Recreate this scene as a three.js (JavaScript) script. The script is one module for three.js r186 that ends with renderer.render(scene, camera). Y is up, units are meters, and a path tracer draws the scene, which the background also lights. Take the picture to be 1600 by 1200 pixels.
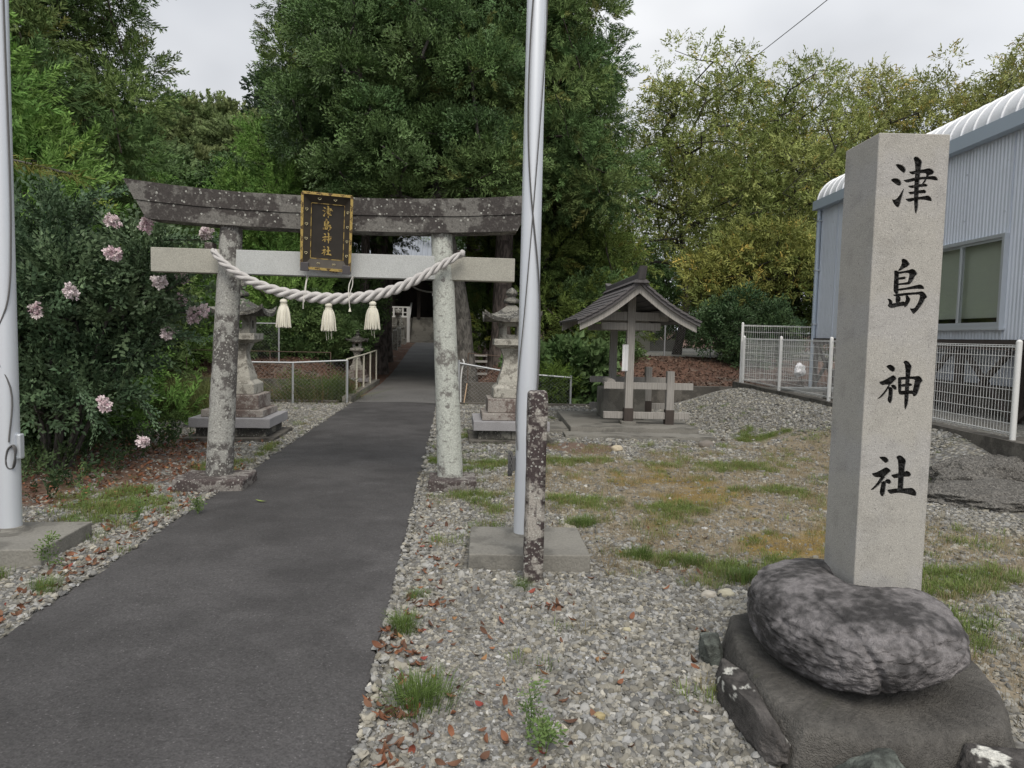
import * as THREE from 'three';
import { mergeGeometries, mergeVertices, toCreasedNormals } from 'three/addons/utils/BufferGeometryUtils.js';
import { RoundedBoxGeometry } from 'three/addons/geometries/RoundedBoxGeometry.js';
import { ImprovedNoise } from 'three/addons/math/ImprovedNoise.js';
import { Brush, Evaluator, SUBTRACTION } from 'three-bvh-csg';

// ---------------------------------------------------------------- camera, sky, sun, exposure
const scene = new THREE.Scene();
const camera = new THREE.PerspectiveCamera(56.83, 4 / 3, 0.05, 900);
camera.position.set(0, 1.5, 0);
camera.rotation.set(-0.0681, 0, 0.023, 'YXZ');
const renderer = new THREE.WebGLRenderer({ antialias: true });
renderer.setSize(1024, 768);
renderer.toneMapping = THREE.LinearToneMapping;
renderer.toneMappingExposure = 1.54;
renderer.shadowMap.enabled = true;

const noise = new ImprovedNoise();
function fbm(x, y, z, o = 4) { let a = 0, s = 1, n = 0; for (let i = 0; i < o; i++) { a += noise.noise(x, y, z) * s; n += s; x *= 2.03; y *= 2.03; z *= 2.03; s *= 0.5; } return a / n; }
function mulberry(a) { return () => { a |= 0; a = a + 0x6D2B79F5 | 0; let t = Math.imul(a ^ a >>> 15, 1 | a); t = t + Math.imul(t ^ t >>> 7, 61 | t) ^ t; return ((t ^ t >>> 14) >>> 0) / 4294967296; }; }
const clamp = (x, a = 0, b = 1) => Math.min(b, Math.max(a, x));
const ss = (a, b, x) => { const t = clamp((x - a) / (b - a)); return t * t * (3 - 2 * t); };
const mix = (a, b, t) => a + (b - a) * t;
const mix3 = (a, b, t) => [a[0] + (b[0] - a[0]) * t, a[1] + (b[1] - a[1]) * t, a[2] + (b[2] - a[2]) * t];

{ // even overcast: layered stratus, a little brighter overhead
  const w = 1024, h = 512, d = new Float32Array(w * h * 4);
  for (let j = 0; j < h; j++) { const el = ((j + 0.5) / h - 0.5) * Math.PI, ce = Math.cos(el), se = Math.sin(el);
    for (let i = 0; i < w; i++) { const az = (i + 0.5) / w * Math.PI * 2, x = Math.cos(az) * ce, z = Math.sin(az) * ce, k = (j * w + i) * 4;
      const s = 1 / (Math.abs(se) + 0.35), n = fbm(x * s * 1.3 + 5.2, se * 2, z * s * 1.3 + 1.7, 5), m = fbm(x * s * 3.4 + 1, 3 + se, z * s * 3.4, 4);
      const L = 0.53 * (0.94 + 0.16 * Math.max(0, se)) * (1 + 0.55 * n + 0.2 * m), c = clamp(0.5 + n * 1.6);
      d[k] = L * mix(0.945, 0.985, c); d[k + 1] = L * mix(0.98, 1.0, c); d[k + 2] = L * mix(1.045, 1.025, c); d[k + 3] = 1; } }
  const t = new THREE.DataTexture(d, w, h, THREE.RGBAFormat, THREE.FloatType);
  t.mapping = THREE.EquirectangularReflectionMapping; t.magFilter = THREE.LinearFilter; t.minFilter = THREE.LinearFilter; t.needsUpdate = true;
  scene.background = t; scene.environment = t;
}
const sun = new THREE.DirectionalLight(0xfff6ea, 1.5);
sun.position.set(5, 30, 13); sun.castShadow = true; sun.shadow.radius = 60;
Object.assign(sun.shadow.camera, { left: -45, right: 45, top: 45, bottom: -45, near: 1, far: 140 });
sun.target.position.set(0, 0, -12);
scene.add(sun, sun.target);

// ---------------------------------------------------------------- helpers
const PHI = 0.083, CF = Math.cos(PHI), SF = Math.sin(PHI);          // the approach runs a little to the left of straight ahead
const W = (u, v, y = 0) => [u * CF - v * SF, y, -u * SF - v * CF];  // u across, v along the approach
const UV = (x, z) => [x * CF - z * SF, -x * SF - z * CF];
const V3 = (x, y, z) => new THREE.Vector3(x, y, z);
const used = {};
function numbered(n) { const k = used[n] = (used[n] ?? -1) + 1; return k ? n + '_' + String(k).padStart(3, '0') : n; }
function shadow(o) { o.castShadow = true; o.receiveShadow = true; return o; }
function tri(g) { // uv in metres, picked per face by its direction
  g = g.index ? g.toNonIndexed() : g; const p = g.attributes.position; g.computeBoundingBox();
  if (!g.attributes.normal) g.computeVertexNormals();
  const uv = new Float32Array(p.count * 2), a = V3(), b = V3(), c = V3();
  for (let i = 0; i < p.count; i += 3) { a.fromBufferAttribute(p, i); b.fromBufferAttribute(p, i + 1); c.fromBufferAttribute(p, i + 2);
    const n = b.clone().sub(a).cross(c.clone().sub(a)), x = Math.abs(n.x), y = Math.abs(n.y), z = Math.abs(n.z);
    [a, b, c].forEach((q, k) => { const [s, t] = y >= x && y >= z ? [q.x, q.z] : x >= z ? [q.z, q.y] : [q.x, q.y]; uv[(i + k) * 2] = s; uv[(i + k) * 2 + 1] = t; }); }
  g.setAttribute('uv', new THREE.BufferAttribute(uv, 2)); return g;
}
function clean(g) { g = g.index ? g.toNonIndexed() : g; for (const k of Object.keys(g.attributes)) if (!['position', 'normal', 'uv', 'color'].includes(k)) g.deleteAttribute(k); if (!g.attributes.normal) g.computeVertexNormals(); if (!g.attributes.uv) tri(g); g.morphAttributes = {}; g.clearGroups?.(); return g; }
function merge(l) { return l.length === 1 ? clean(l[0]) : mergeGeometries(l.map(clean)); }
function obj(name, geos, m, parent) { // one named mesh; geos one geometry or a list
  const o = shadow(new THREE.Mesh(merge(Array.isArray(geos) ? geos : [geos]), m)); o.name = parent ? name : numbered(name); (parent || scene).add(o); return o;
}
function tag(o, label, category, group, kind) { Object.assign(o.userData, { label, category }); if (group) o.userData.group = group; if (kind) o.userData.kind = kind; return o; }
function thing(name, label, category, pos = [0, 0, 0], turn = 0, group) { const o = new THREE.Group(); o.name = numbered(name); o.position.set(...pos); o.rotation.y = turn; scene.add(o); return tag(o, label, category, group); }
function struct(name, geos, m, parent) { const o = obj(name, geos, m, parent); if (!parent) o.userData.kind = 'structure'; return o; }
function bx(w, h, d, x = 0, y = 0, z = 0, r = 0) { // y is the underside
  const g = r ? new RoundedBoxGeometry(w, h, d, 2, r) : new THREE.BoxGeometry(w, h, d); g.translate(x, y + h / 2, z); return tri(g);
}
function cyl(r0, r1, h, x = 0, y = 0, z = 0, n = 20) { const g = new THREE.CylinderGeometry(r1, r0, h, n, 1); g.translate(x, y + h / 2, z); return g; }
function bar(a, b, r, n = 6, r2 = r) { a = V3(...a); b = V3(...b); const d = b.clone().sub(a), L = d.length(), g = new THREE.CylinderGeometry(r2, r, L, n, 1); g.translate(0, L / 2, 0); g.applyQuaternion(new THREE.Quaternion().setFromUnitVectors(V3(0, 1, 0), d.normalize())); g.translate(a.x, a.y, a.z); return g; }
function beam(a, b, w, h) { a = V3(...a); b = V3(...b); const d = b.clone().sub(a), L = d.length(), g = tri(new THREE.BoxGeometry(w, h, L)); const m = new THREE.Matrix4().lookAt(b, a, Math.abs(d.y) > 0.95 * L ? V3(1, 0, 0) : V3(0, 1, 0)); g.applyMatrix4(m); g.translate((a.x + b.x) / 2, (a.y + b.y) / 2, (a.z + b.z) / 2); return g; }
function tube(pts, r, n = 6, seg) { const c = new THREE.CatmullRomCurve3(pts.map((p) => V3(...p))); return new THREE.TubeGeometry(c, seg || pts.length * 5, r, n); }
function frustum(w0, d0, w1, d1, h, y = 0) { // square-plan block that narrows
  const p = []; const q = (w, d, yy) => [[-w / 2, yy, d / 2], [w / 2, yy, d / 2], [w / 2, yy, -d / 2], [-w / 2, yy, -d / 2]]; const A = q(w0, d0, y), B = q(w1, d1, y + h);
  const f = (a, b, c, d) => p.push(...a, ...b, ...c, ...a, ...c, ...d);
  for (let i = 0; i < 4; i++) f(A[i], A[(i + 1) % 4], B[(i + 1) % 4], B[i]); f(B[0], B[1], B[2], B[3]); f(A[3], A[2], A[1], A[0]);
  const g = new THREE.BufferGeometry(); g.setAttribute('position', new THREE.Float32BufferAttribute(p, 3)); g.computeVertexNormals(); return tri(g);
}
function jitter(g, amp, freq, seed = 0) { // uneven surface, seams kept closed
  g.deleteAttribute('normal'); g.deleteAttribute('uv'); g = mergeVertices(g, 1e-4); const p = g.attributes.position;
  for (let i = 0; i < p.count; i++) { const x = p.getX(i), y = p.getY(i), z = p.getZ(i), f = freq; p.setXYZ(i, x + amp * fbm(x * f + seed, y * f, z * f, 3), y + amp * fbm(x * f, y * f + seed + 7, z * f, 3), z + amp * fbm(x * f, y * f, z * f + seed + 13, 3)); }
  g.computeVertexNormals(); return g;
}
function worn(w, h, d, y = 0, amp = 0.006, r = 0.012, seg = 5, seed = 1) { const g = new RoundedBoxGeometry(w, h, d, 3, r); const s = jitter(subdivided(g, 0.12), amp, 6, seed); s.translate(0, y + h / 2, 0); return tri(s); }
function subdivided(g, size) { // split long edges so that jitter shows
  g = g.index ? g.toNonIndexed() : g; let P = Array.from(g.attributes.position.array);
  for (let it = 0; it < 6; it++) { const q = []; let any = false; for (let i = 0; i < P.length; i += 9) { const v = [P.slice(i, i + 3), P.slice(i + 3, i + 6), P.slice(i + 6, i + 9)]; const L = [0, 1, 2].map((k) => Math.hypot(...v[k].map((c, j) => c - v[(k + 1) % 3][j]))); const k = L.indexOf(Math.max(...L)); if (L[k] > size) { any = true; const m = v[k].map((c, j) => (c + v[(k + 1) % 3][j]) / 2); q.push(...v[k], ...m, ...v[(k + 2) % 3], ...m, ...v[(k + 1) % 3], ...v[(k + 2) % 3]); } else q.push(...v[0], ...v[1], ...v[2]); } P = q; if (!any) break; }
  const o = new THREE.BufferGeometry(); o.setAttribute('position', new THREE.Float32BufferAttribute(P, 3)); o.computeVertexNormals(); o.setAttribute('uv', new THREE.Float32BufferAttribute(new Float32Array(P.length / 3 * 2), 2)); return o;
}

// ---------------------------------------------------------------- textures: what surfaces are made of
const enc = (c) => { c = clamp(c); return Math.round(255 * (c <= 0.0031308 ? c * 12.92 : 1.055 * Math.pow(c, 1 / 2.4) - 0.055)); };
function tex(n, size, fn, bump) { // fn(x, y) in metres -> linear rgb (+ height); wraps every size metres
  const w = n, d = new Uint8Array(w * w * 4), b = bump ? new Uint8Array(w * w * 4) : null;
  for (let j = 0; j < w; j++) for (let i = 0; i < w; i++) { const c = fn(i / w * size, j / w * size, size), k = (j * w + i) * 4; d[k] = enc(c[0]); d[k + 1] = enc(c[1]); d[k + 2] = enc(c[2]); d[k + 3] = 255; if (b) { b[k] = b[k + 1] = b[k + 2] = Math.round(255 * clamp(c[3])); b[k + 3] = 255; } }
  const mk = (a, srgb) => { const t = new THREE.DataTexture(a, w, w); t.wrapS = t.wrapT = THREE.RepeatWrapping; t.magFilter = THREE.LinearFilter; t.minFilter = THREE.LinearMipmapLinearFilter; t.generateMipmaps = true; if (srgb) t.colorSpace = THREE.SRGBColorSpace; t.repeat.set(1 / size, 1 / size); t.needsUpdate = true; return t; };
  return { map: mk(d, true), bumpMap: b ? mk(b, false) : undefined };
}
const HT = new Float32Array(65536); { const r = mulberry(77); for (let i = 0; i < 65536; i++) HT[i] = r(); }
const hash = (i, j, s = 0) => HT[(i * 7919 + j * 104729 + s * 1299721) & 65535];
function pn(x, y, size, f, s = 0) { // periodic value noise, f cells over size
  const X = x / size * f, Y = y / size * f, i = Math.floor(X), j = Math.floor(Y), a = X - i, b = Y - j, u = a * a * (3 - 2 * a), v = b * b * (3 - 2 * b); const h = (p, q) => hash(((p % f) + f) % f, ((q % f) + f) % f, s);
  return mix(mix(h(i, j), h(i + 1, j), u), mix(h(i, j + 1), h(i + 1, j + 1), u), v);
}
function pf(x, y, size, f, o = 4, s = 0) { let a = 0, k = 1, n = 0; for (let i = 0; i < o; i++) { a += pn(x, y, size, f, s + i * 3) * k; n += k; k *= 0.55; f *= 2; } return a / n; }
function worley(x, y, f, s, per) { // distance to the nearest and second-nearest point and the nearest cell's id
  const X = x * f, Y = y * f, i0 = Math.floor(X), j0 = Math.floor(Y); let d1 = 9, d2 = 9, id = 0;
  for (let j = j0 - 1; j <= j0 + 1; j++) for (let i = i0 - 1; i <= i0 + 1; i++) { const a = per ? ((i % per) + per) % per : i, b = per ? ((j % per) + per) % per : j, dx = i + hash(a, b, s) - X, dy = j + hash(a, b, s + 1) - Y, d = dx * dx + dy * dy; if (d < d1) { d2 = d1; d1 = d; id = hash(a, b, s + 2); } else if (d < d2) d2 = d; }
  return [Math.sqrt(d1), Math.sqrt(d2), id];
}
const M = {};
function std(name, o, t) { const { rgb, ...rest } = o; if (t && !t.bumpMap) delete t.bumpMap; const m = new THREE.MeshStandardMaterial({ roughness: 0.9, ...rest, ...(t || {}) }); if (rgb) m.color.setRGB(...rgb); m.name = name; return M[name] = m; }

// granite of the name pillar: warm light grey, black and white grains
std('granite', { roughness: 0.85, bumpScale: 0.0012 }, tex(1024, 0.6, (x, y, s) => { const g = pn(x, y, s, 260, 1), g2 = pn(x, y, s, 240, 2), b = pf(x, y, s, 3, 4, 9); let c = mix(0.30, 0.46, g * 0.55 + g2 * 0.45); if (g2 < 0.14) c *= 0.62; if (g > 0.88) c *= 1.3; const warm = ss(0.35, 0.65, b); const stain = ss(0.5, 0.75, pf(x * 1, y, s, 9, 5, 21)) * 0.12; c *= 1 - stain; return [c * mix(1.0, 1.01, warm), c * mix(0.985, 0.985, warm), c * mix(0.945, 0.905, warm), g * 0.7 + b * 0.3]; }, true));
// cleaner pale granite of the tie beam
std('pale_granite', { roughness: 0.8, bumpScale: 0.001 }, tex(512, 0.6, (x, y, s) => { const g = pn(x, y, s, 140, 4), b = pf(x, y, s, 3, 4, 5); const c = mix(0.42, 0.58, g) * mix(0.9, 1.05, b); return [c * 0.95, c * 0.99, c * 0.98, g]; }, true));
std('yellow_granite', { roughness: 0.85, bumpScale: 0.001 }, tex(512, 0.6, (x, y, s) => { const g = pn(x, y, s, 140, 14), b = pf(x, y, s, 4, 4, 15); const c = mix(0.3, 0.47, g) * mix(0.85, 1.08, b); return [c, c * 0.985, c * 0.86, g]; }, true));
function lichen(dark, pale, th, seed, spots) { return (x, y, s) => { const n = pf(x, y, s, 4, 6, seed), n2 = pf(x, y, s, 18, 4, seed + 40), g = pn(x, y, s, 190, seed + 3); const a = ss(th - 0.05, th + 0.05, n * 0.55 + n2 * 0.45); let c = mix3(dark, pale, a); const f = pf(x, y, s, 60, 2, seed + 44), w = worley(x / s * 64, y / s * 64, 1, seed + 60, 64), sp = w[2] < spots ? 1 - ss(0.12 + 0.3 * w[2] / spots, 0.2 + 0.34 * w[2] / spots, w[0] + (f - 0.5) * 0.6) : 0; c = mix3(c, [0.5, 0.51, 0.47], sp * 0.8); c = mix3(c, pale, 0.5 * ss(0.6, 0.75, f)); c = mix3(c, dark, 0.55 * ss(0.6, 0.8, 1 - f)); const k = 0.72 + 0.5 * g; return [c[0] * k, c[1] * k, c[2] * k, 0.3 * g + 0.5 * a + 0.2 * n2]; }; }
std('lintel_stone', { roughness: 0.95, bumpScale: 0.004 }, tex(1024, 1.5, lichen([0.062, 0.056, 0.053], [0.175, 0.17, 0.157], 0.555, 3, 0.1), true));
std('lintel_top', { roughness: 1, bumpScale: 0.01 }, tex(512, 1, (x, y, s) => { const n = pf(x, y, s, 9, 5, 31), c = mix(0.06, 0.15, n); return [c * 1.02, c * 0.98, c * 0.85, n]; }, true));
std('lichen_pillar', { roughness: 0.95, bumpScale: 0.004 }, tex(1024, 1.2, lichen([0.11, 0.103, 0.098], [0.34, 0.342, 0.32], 0.475, 11, 0.25), true));
std('pale_pillar', { roughness: 0.92, bumpScale: 0.003 }, tex(1024, 1.2, lichen([0.2, 0.195, 0.18], [0.50, 0.525, 0.48], 0.36, 19, 0.08), true));
std('foot_stone', { roughness: 0.95, bumpScale: 0.004 }, tex(512, 1, lichen([0.075, 0.06, 0.058], [0.24, 0.225, 0.21], 0.56, 27, 0.1), true));
std('lantern_stone', { roughness: 0.92, bumpScale: 0.003 }, tex(512, 1, lichen([0.22, 0.21, 0.185], [0.43, 0.42, 0.375], 0.43, 35, 0.05), true));
std('dark_lantern_stone', { roughness: 0.95, bumpScale: 0.004 }, tex(512, 1, lichen([0.07, 0.068, 0.062], [0.22, 0.215, 0.19], 0.55, 38, 0.1), true));
std('red_step_stone', { roughness: 0.95, bumpScale: 0.003 }, tex(512, 1, lichen([0.16, 0.125, 0.112], [0.33, 0.305, 0.28], 0.47, 43, 0.05), true));
std('grey_plinth', { roughness: 0.85, bumpScale: 0.001 }, tex(512, 0.6, (x, y, s) => { const g = pn(x, y, s, 150, 8), b = pf(x, y, s, 3, 4, 6), c = mix(0.27, 0.4, g) * mix(0.9, 1.08, b); return [c * 1.0, c * 0.99, c * 1.03, g]; }, true));
std('post_stone', { roughness: 0.95, bumpScale: 0.005 }, tex(512, 0.9, lichen([0.06, 0.046, 0.046], [0.35, 0.33, 0.3], 0.485, 51, 0.22), true));
std('concrete', { roughness: 0.95, bumpScale: 0.003 }, tex(512, 1.5, (x, y, s) => { const n = pf(x, y, s, 3, 6, 51), g = pn(x, y, s, 180, 52), st = ss(0.52, 0.66, pf(x, y, s, 6, 5, 55)), c = mix(0.15, 0.27, n) * (0.86 + 0.28 * g) * (1 - 0.32 * st); return [c * 1.0, c * 0.97, c * 0.87, n * 0.5 + g * 0.5]; }, true));
std('dark_concrete', { roughness: 0.95, bumpScale: 0.004 }, tex(512, 1.5, (x, y, s) => { const n = pf(x, y, s, 3, 6, 61), g = pn(x, y, s, 120, 62), st = ss(0.5, 0.64, pf(x, y, s, 5, 5, 65)), c = mix(0.09, 0.18, n) * (0.86 + 0.28 * g) * (1 - 0.45 * st); return [c * 1.05, c * 0.98, c * 0.86, n * 0.5 + g * 0.5]; }, true));
std('asphalt', { roughness: 0.88, bumpScale: 0.004 }, tex(1024, 3.3, (x, y, s) => { const g = pn(x, y, s, 700, 71), g2 = pn(x, y, s, 330, 72), n = pf(x, y, s, 3, 6, 73), n2 = pf(x, y, s, 14, 4, 75), st = ss(0.55, 0.7, pf(x, y, s, 5, 5, 78)); let c = mix(0.042, 0.078, ss(0.25, 0.75, n * 0.65 + n2 * 0.35)) * (0.55 + 0.9 * (g * 0.6 + g2 * 0.4)) * (1 + 0.25 * st); if (g > 0.94) c *= 2.1; return [c * 1.02, c * 0.985, c * 1.0, g * 0.6 + g2 * 0.4]; }, true));
std('grey_asphalt', { roughness: 0.9, bumpScale: 0.003 }, tex(512, 3, (x, y, s) => { const n = pf(x, y, s, 4, 6, 81), g = pn(x, y, s, 200, 82), c = mix(0.1, 0.17, n) * (0.75 + 0.5 * g); return [c, c * 0.99, c * 0.97, g]; }, true));
const grain = tex(512, 0.5, (x, y, s) => { const g = pf(x, y, s, 40, 3, 91), f = pn(x, y, s, 200, 93), c = 0.5 * (0.6 + 0.55 * g + 0.3 * f); return [c, c, c, g * 0.6 + f * 0.4]; }, true);
for (const n of ['rock', 'green_rock', 'black_rock', 'mortar']) std(n, { roughness: n === 'rock' ? 0.78 : 0.92, bumpScale: n === 'mortar' ? 0.011 : 0.007, vertexColors: true }, grain);
const woodFn = (lo, hi, tint, seed) => (x, y, s) => { const g = pf(x * 6, y * 0.25, s, 12, 5, seed), n = pf(x, y, s, 3, 4, seed + 4), c = mix(lo, hi, g * 0.7 + n * 0.3) * (pf(x * 10, y * 0.3, s, 16, 3, seed + 8) < 0.3 ? 0.7 : 1); return [c * tint[0], c * tint[1], c * tint[2], g]; };
std('grey_wood', { roughness: 0.92, bumpScale: 0.003 }, tex(512, 1, woodFn(0.2, 0.46, [1, 0.96, 0.9], 121), true));
std('dark_wood', { roughness: 0.9, bumpScale: 0.003 }, tex(512, 1, woodFn(0.03, 0.075, [1.1, 0.9, 0.8], 131), true));
std('roof_shingle', { roughness: 0.75, bumpScale: 0.002 }, tex(512, 1, woodFn(0.07, 0.14, [1.03, 0.97, 1.0], 141), true));
const barkFn = (lo, hi, tint, seed) => (x, y, s) => { const q = pf(x, y, s, 5, 3, seed), g = pf(x * 3 + q * 0.2, y * 0.5, s, 14, 5, seed + 2), c = mix(lo, hi, ss(0.25, 0.75, g)); return [c * tint[0], c * tint[1], c * tint[2], g]; };
std('cedar_bark', { roughness: 0.95, bumpScale: 0.02 }, tex(512, 1, barkFn(0.045, 0.15, [1.12, 0.93, 0.82], 151), true));
std('grey_bark', { roughness: 0.95, bumpScale: 0.01 }, tex(512, 1, barkFn(0.05, 0.15, [1, 0.95, 0.85], 161), true));
std('dark_bark', { roughness: 0.95, bumpScale: 0.01 }, tex(512, 1, barkFn(0.025, 0.07, [1, 0.93, 0.85], 171), true));
std('aluminium', { roughness: 0.42, metalness: 0.35 }, tex(256, 1, (x, y, s) => { const n = pf(x * 2, y * 0.5, s, 6, 5, 261), c = mix(0.95, 1.03, n); return [0.66 * c, 0.7 * c, 0.75 * c]; }));
std('galvanised', { roughness: 0.5, metalness: 0.5, rgb: [0.46, 0.48, 0.5] });
std('white_paint', { roughness: 0.5, rgb: [0.78, 0.79, 0.78] });
std('cream_paint', { roughness: 0.6, rgb: [0.62, 0.6, 0.5] });
std('rust_paint', { roughness: 0.9, rgb: [0.12, 0.085, 0.065] });
std('siding', { roughness: 0.5, metalness: 0.15 }, tex(512, 4, (x, y, s) => { const n = pf(x, y, s, 4, 5, 181), st = pf(x * 6, y * 0.4, s, 10, 4, 183), c = mix(0.93, 1.05, n) * mix(0.94, 1.04, st); return [0.7 * c, 0.75 * c, 0.83 * c]; }));
std('roof_steel', { roughness: 0.45, metalness: 0.2 }, tex(512, 4, (x, y, s) => { const n = pf(x, y, s, 5, 5, 185), st = ss(0.55, 0.75, pf(x, y, s, 8, 5, 187)), c = mix(0.92, 1.05, n) * (1 - 0.16 * st); return [0.8 * c, 0.82 * c, 0.85 * c]; }));
std('trim_steel', { roughness: 0.45, metalness: 0.1, rgb: [0.46, 0.54, 0.63] });
std('sash', { roughness: 0.4, metalness: 0.5, rgb: [0.62, 0.66, 0.7] });
std('blind', { roughness: 0.8, rgb: [0.46, 0.52, 0.43] });
M.glass = new THREE.MeshPhysicalMaterial({ roughness: 0.03, transmission: 1, thickness: 0, ior: 1.5 }); M.glass.name = 'glass';
std('room_dark', { roughness: 1, rgb: [0.05, 0.055, 0.055] });
std('rope', { roughness: 0.95, bumpScale: 0.002 }, tex(512, 0.3, (x, y, s) => { const g = pf(x * 1.0, y * 5, s, 16, 4, 191), n = pf(x, y, s, 4, 4, 193), c = mix(0.42, 0.72, g) * mix(0.88, 1.05, n); return [c, c * 0.98, c * 0.96, g]; }, true));
std('tassel', { roughness: 0.95, rgb: [0.74, 0.72, 0.62] });
std('cord', { roughness: 0.95, rgb: [0.55, 0.54, 0.5] });
std('grey_cord', { roughness: 0.9, rgb: [0.11, 0.11, 0.11] });
std('lacquer', { roughness: 0.6 }, tex(256, 0.5, (x, y, s) => { const n = pf(x, y, s, 6, 5, 201), c = mix(0.016, 0.036, n); return [c * 1.1, c * 0.95, c * 0.78]; }));
std('tablet_frame', { roughness: 0.65 }, tex(256, 0.5, (x, y, s) => { const n = pf(x, y, s, 8, 5, 205), c = mix(0.022, 0.06, n); return [c * 1.12, c * 0.94, c * 0.7]; }));
std('gold', { roughness: 0.5, metalness: 0.6 }, tex(256, 0.3, (x, y, s) => { const n = pf(x, y, s, 20, 4, 207), w = ss(0.55, 0.62, n); const c = mix3([0.62, 0.46, 0.16], [0.16, 0.11, 0.06], w); return c; }));
std('ink', { roughness: 0.45 }, tex(256, 0.3, (x, y, s) => { const n = pf(x, y, s, 14, 5, 211), c = mix(0.006, 0.022, n) + 0.05 * ss(0.68, 0.8, n); return [c, c, c * 1.02, n]; }, true));
std('verdigris', { roughness: 0.7, rgb: [0.085, 0.08, 0.085] });
std('blue_sheet', { roughness: 0.6, rgb: [0.05, 0.14, 0.4] });
std('tile_roof', { roughness: 0.6, rgb: [0.3, 0.33, 0.38] });
std('plastic_white', { roughness: 0.5, rgb: [0.75, 0.76, 0.78] });
std('red_brown', { roughness: 0.8, rgb: [0.16, 0.05, 0.035] });
std('cherry_wood_light', { roughness: 0.9, rgb: [0.5, 0.36, 0.24] });
const GLYPHS = [
[[160,1805],[
[-85,86,-73,88,-58,85,-44,76,-38,64,-41,53,-48,50,-59,58,-75,72],
[-101,21,-90,28,-75,29,-61,23,-54,11,-55,0,-66,-3,-79,4,-92,13],
[-42,-9,-44,-32,-50,-59,-55,-83,-60,-93,-71,-90,-83,-76,-91,-58,-80,-61,-70,-56,-59,-41],
[-11,114,0,121,12,117,28,101,26,86,23,46,21,0,22,-61,22,-97,15,-121,8,-106,4,-76,1,-31,0,12,1,61,-3,94],
[-28,57,-11,59,9,64,36,68,60,74,74,67,82,58,76,47,62,45,53,31,48,16,40,7,31,8,39,19,47,34,49,51,25,52,7,49,-13,44],
[-49,21,-30,25,-1,33,35,37,68,41,86,42,95,35,101,23,87,23,63,27,21,25,-9,16,-32,10],
[-28,-2,-8,1,22,6,47,10,58,3,55,-3,35,-5,8,-9,-14,-12],
[-25,-28,-6,-25,23,-19,46,-15,54,-25,50,-31,24,-33,1,-36,-14,-38],
[-36,-57,-16,-53,16,-48,43,-43,64,-39,75,-49,80,-61,74,-64,50,-59,26,-58,2,-63,-18,-70]]],
[[160,1382],[
[-36,114,-24,118,-10,111,3,95,-4,84,-18,77,-33,67,-46,63,-45,70,-37,84,-32,99],
[-64,67,-47,66,-40,57,-41,36,-37,-31,-50,-34,-61,-23,-62,11,-61,41],
[-47,61,-29,64,-3,69,14,76,27,70,38,53,28,44,23,30,15,15,5,8,-5,9,-2,24,2,42,2,56,-17,57,-41,51],
[-43,37,-28,40,-16,43,-11,36,-14,30,-27,29,-42,27],
[-41,13,-18,16,0,20,1,7,-23,6,-41,4],
[-41,-10,-10,-5,28,5,51,11,64,5,72,-7,64,-10,35,-9,-4,-14,-39,-20],
[-64,-36,-38,-31,-3,-26,35,-23,63,-18,76,-28,86,-44,76,-52,71,-66,60,-84,46,-105,31,-118,24,-111,11,-91,25,-93,34,-89,47,-66,53,-42,51,-33,27,-34,-8,-38,-41,-44,-55,-43],
[-86,-53,-73,-54,-63,-62,-61,-73,-64,-94,-76,-90,-83,-82,-77,-73,-79,-63],
[-78,-82,-63,-73,-36,-68,-10,-62,-6,-81,-35,-86,-67,-95],
[-51,-41,-28,-43,-28,-67,-49,-73],
[-10,-39,2,-36,15,-54,10,-68,1,-84,-9,-91,-13,-82,-10,-66,-6,-54]]],
[[151,960],[
[-65,80,-55,87,-43,88,-29,80,-23,68,-27,57,-39,58,-53,68],
[-91,13,-74,18,-52,31,-32,44,-22,38,-15,27,-23,18,-32,7,-40,0,-50,1,-60,1,-73,-2,-85,3],
[-50,2,-40,5,-43,-6,-53,-26,-67,-47,-79,-58,-98,-64,-85,-51,-71,-34,-59,-16],
[-49,-11,-39,-6,-29,-16,-28,-42,-29,-68,-35,-81,-44,-75,-51,-64,-47,-44],
[-40,0,-30,3,-19,0,-13,-10,-14,-21,-23,-19,-33,-12],
[-11,34,4,31,7,5,8,-32,5,-43,-6,-33,-9,5],
[-11,34,9,37,35,39,58,40,80,43,90,35,98,20,88,10,85,-11,78,-37,70,-47,57,-45,56,-21,60,5,62,27,41,28,15,24,-5,22],
[6,5,29,9,47,10,55,2,48,-3,27,-6,7,-7],
[-2,-24,23,-22,62,-20,63,-37,37,-37,5,-43],
[7,101,18,108,31,103,46,85,44,72,42,49,40,10,41,-34,40,-73,35,-96,28,-108,23,-86,21,-34,22,18,20,62,15,90]]],
[[150,565],[
[-72,82,-57,85,-42,84,-30,74,-27,63,-38,54,-51,63],
[-100,10,-80,15,-58,27,-39,39,-25,34,-14,21,-25,10,-34,0,-44,-10,-59,-8,-76,-8,-89,-3],
[-61,-7,-36,-5,-43,-15,-57,-35,-73,-52,-87,-64,-101,-63,-86,-47,-72,-29],
[-55,-30,-43,-20,-33,-27,-34,-52,-36,-77,-43,-93,-54,-86,-60,-72,-57,-52],
[-39,-17,-26,-12,-16,-16,-10,-28,-17,-37,-30,-32,-38,-27],
[2,84,16,93,30,88,48,70,45,50,43,17,42,-21,42,-58,32,-66,17,-58,17,-8,15,43,11,70],
[-16,5,0,9,20,15,39,20,54,26,67,19,74,8,68,-2,51,-2,31,-5,14,-9,-1,-10],
[-30,-61,-6,-56,19,-52,49,-52,79,-48,92,-57,101,-69,101,-86,86,-84,65,-78,40,-74,15,-74,-12,-81]]]];

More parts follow.
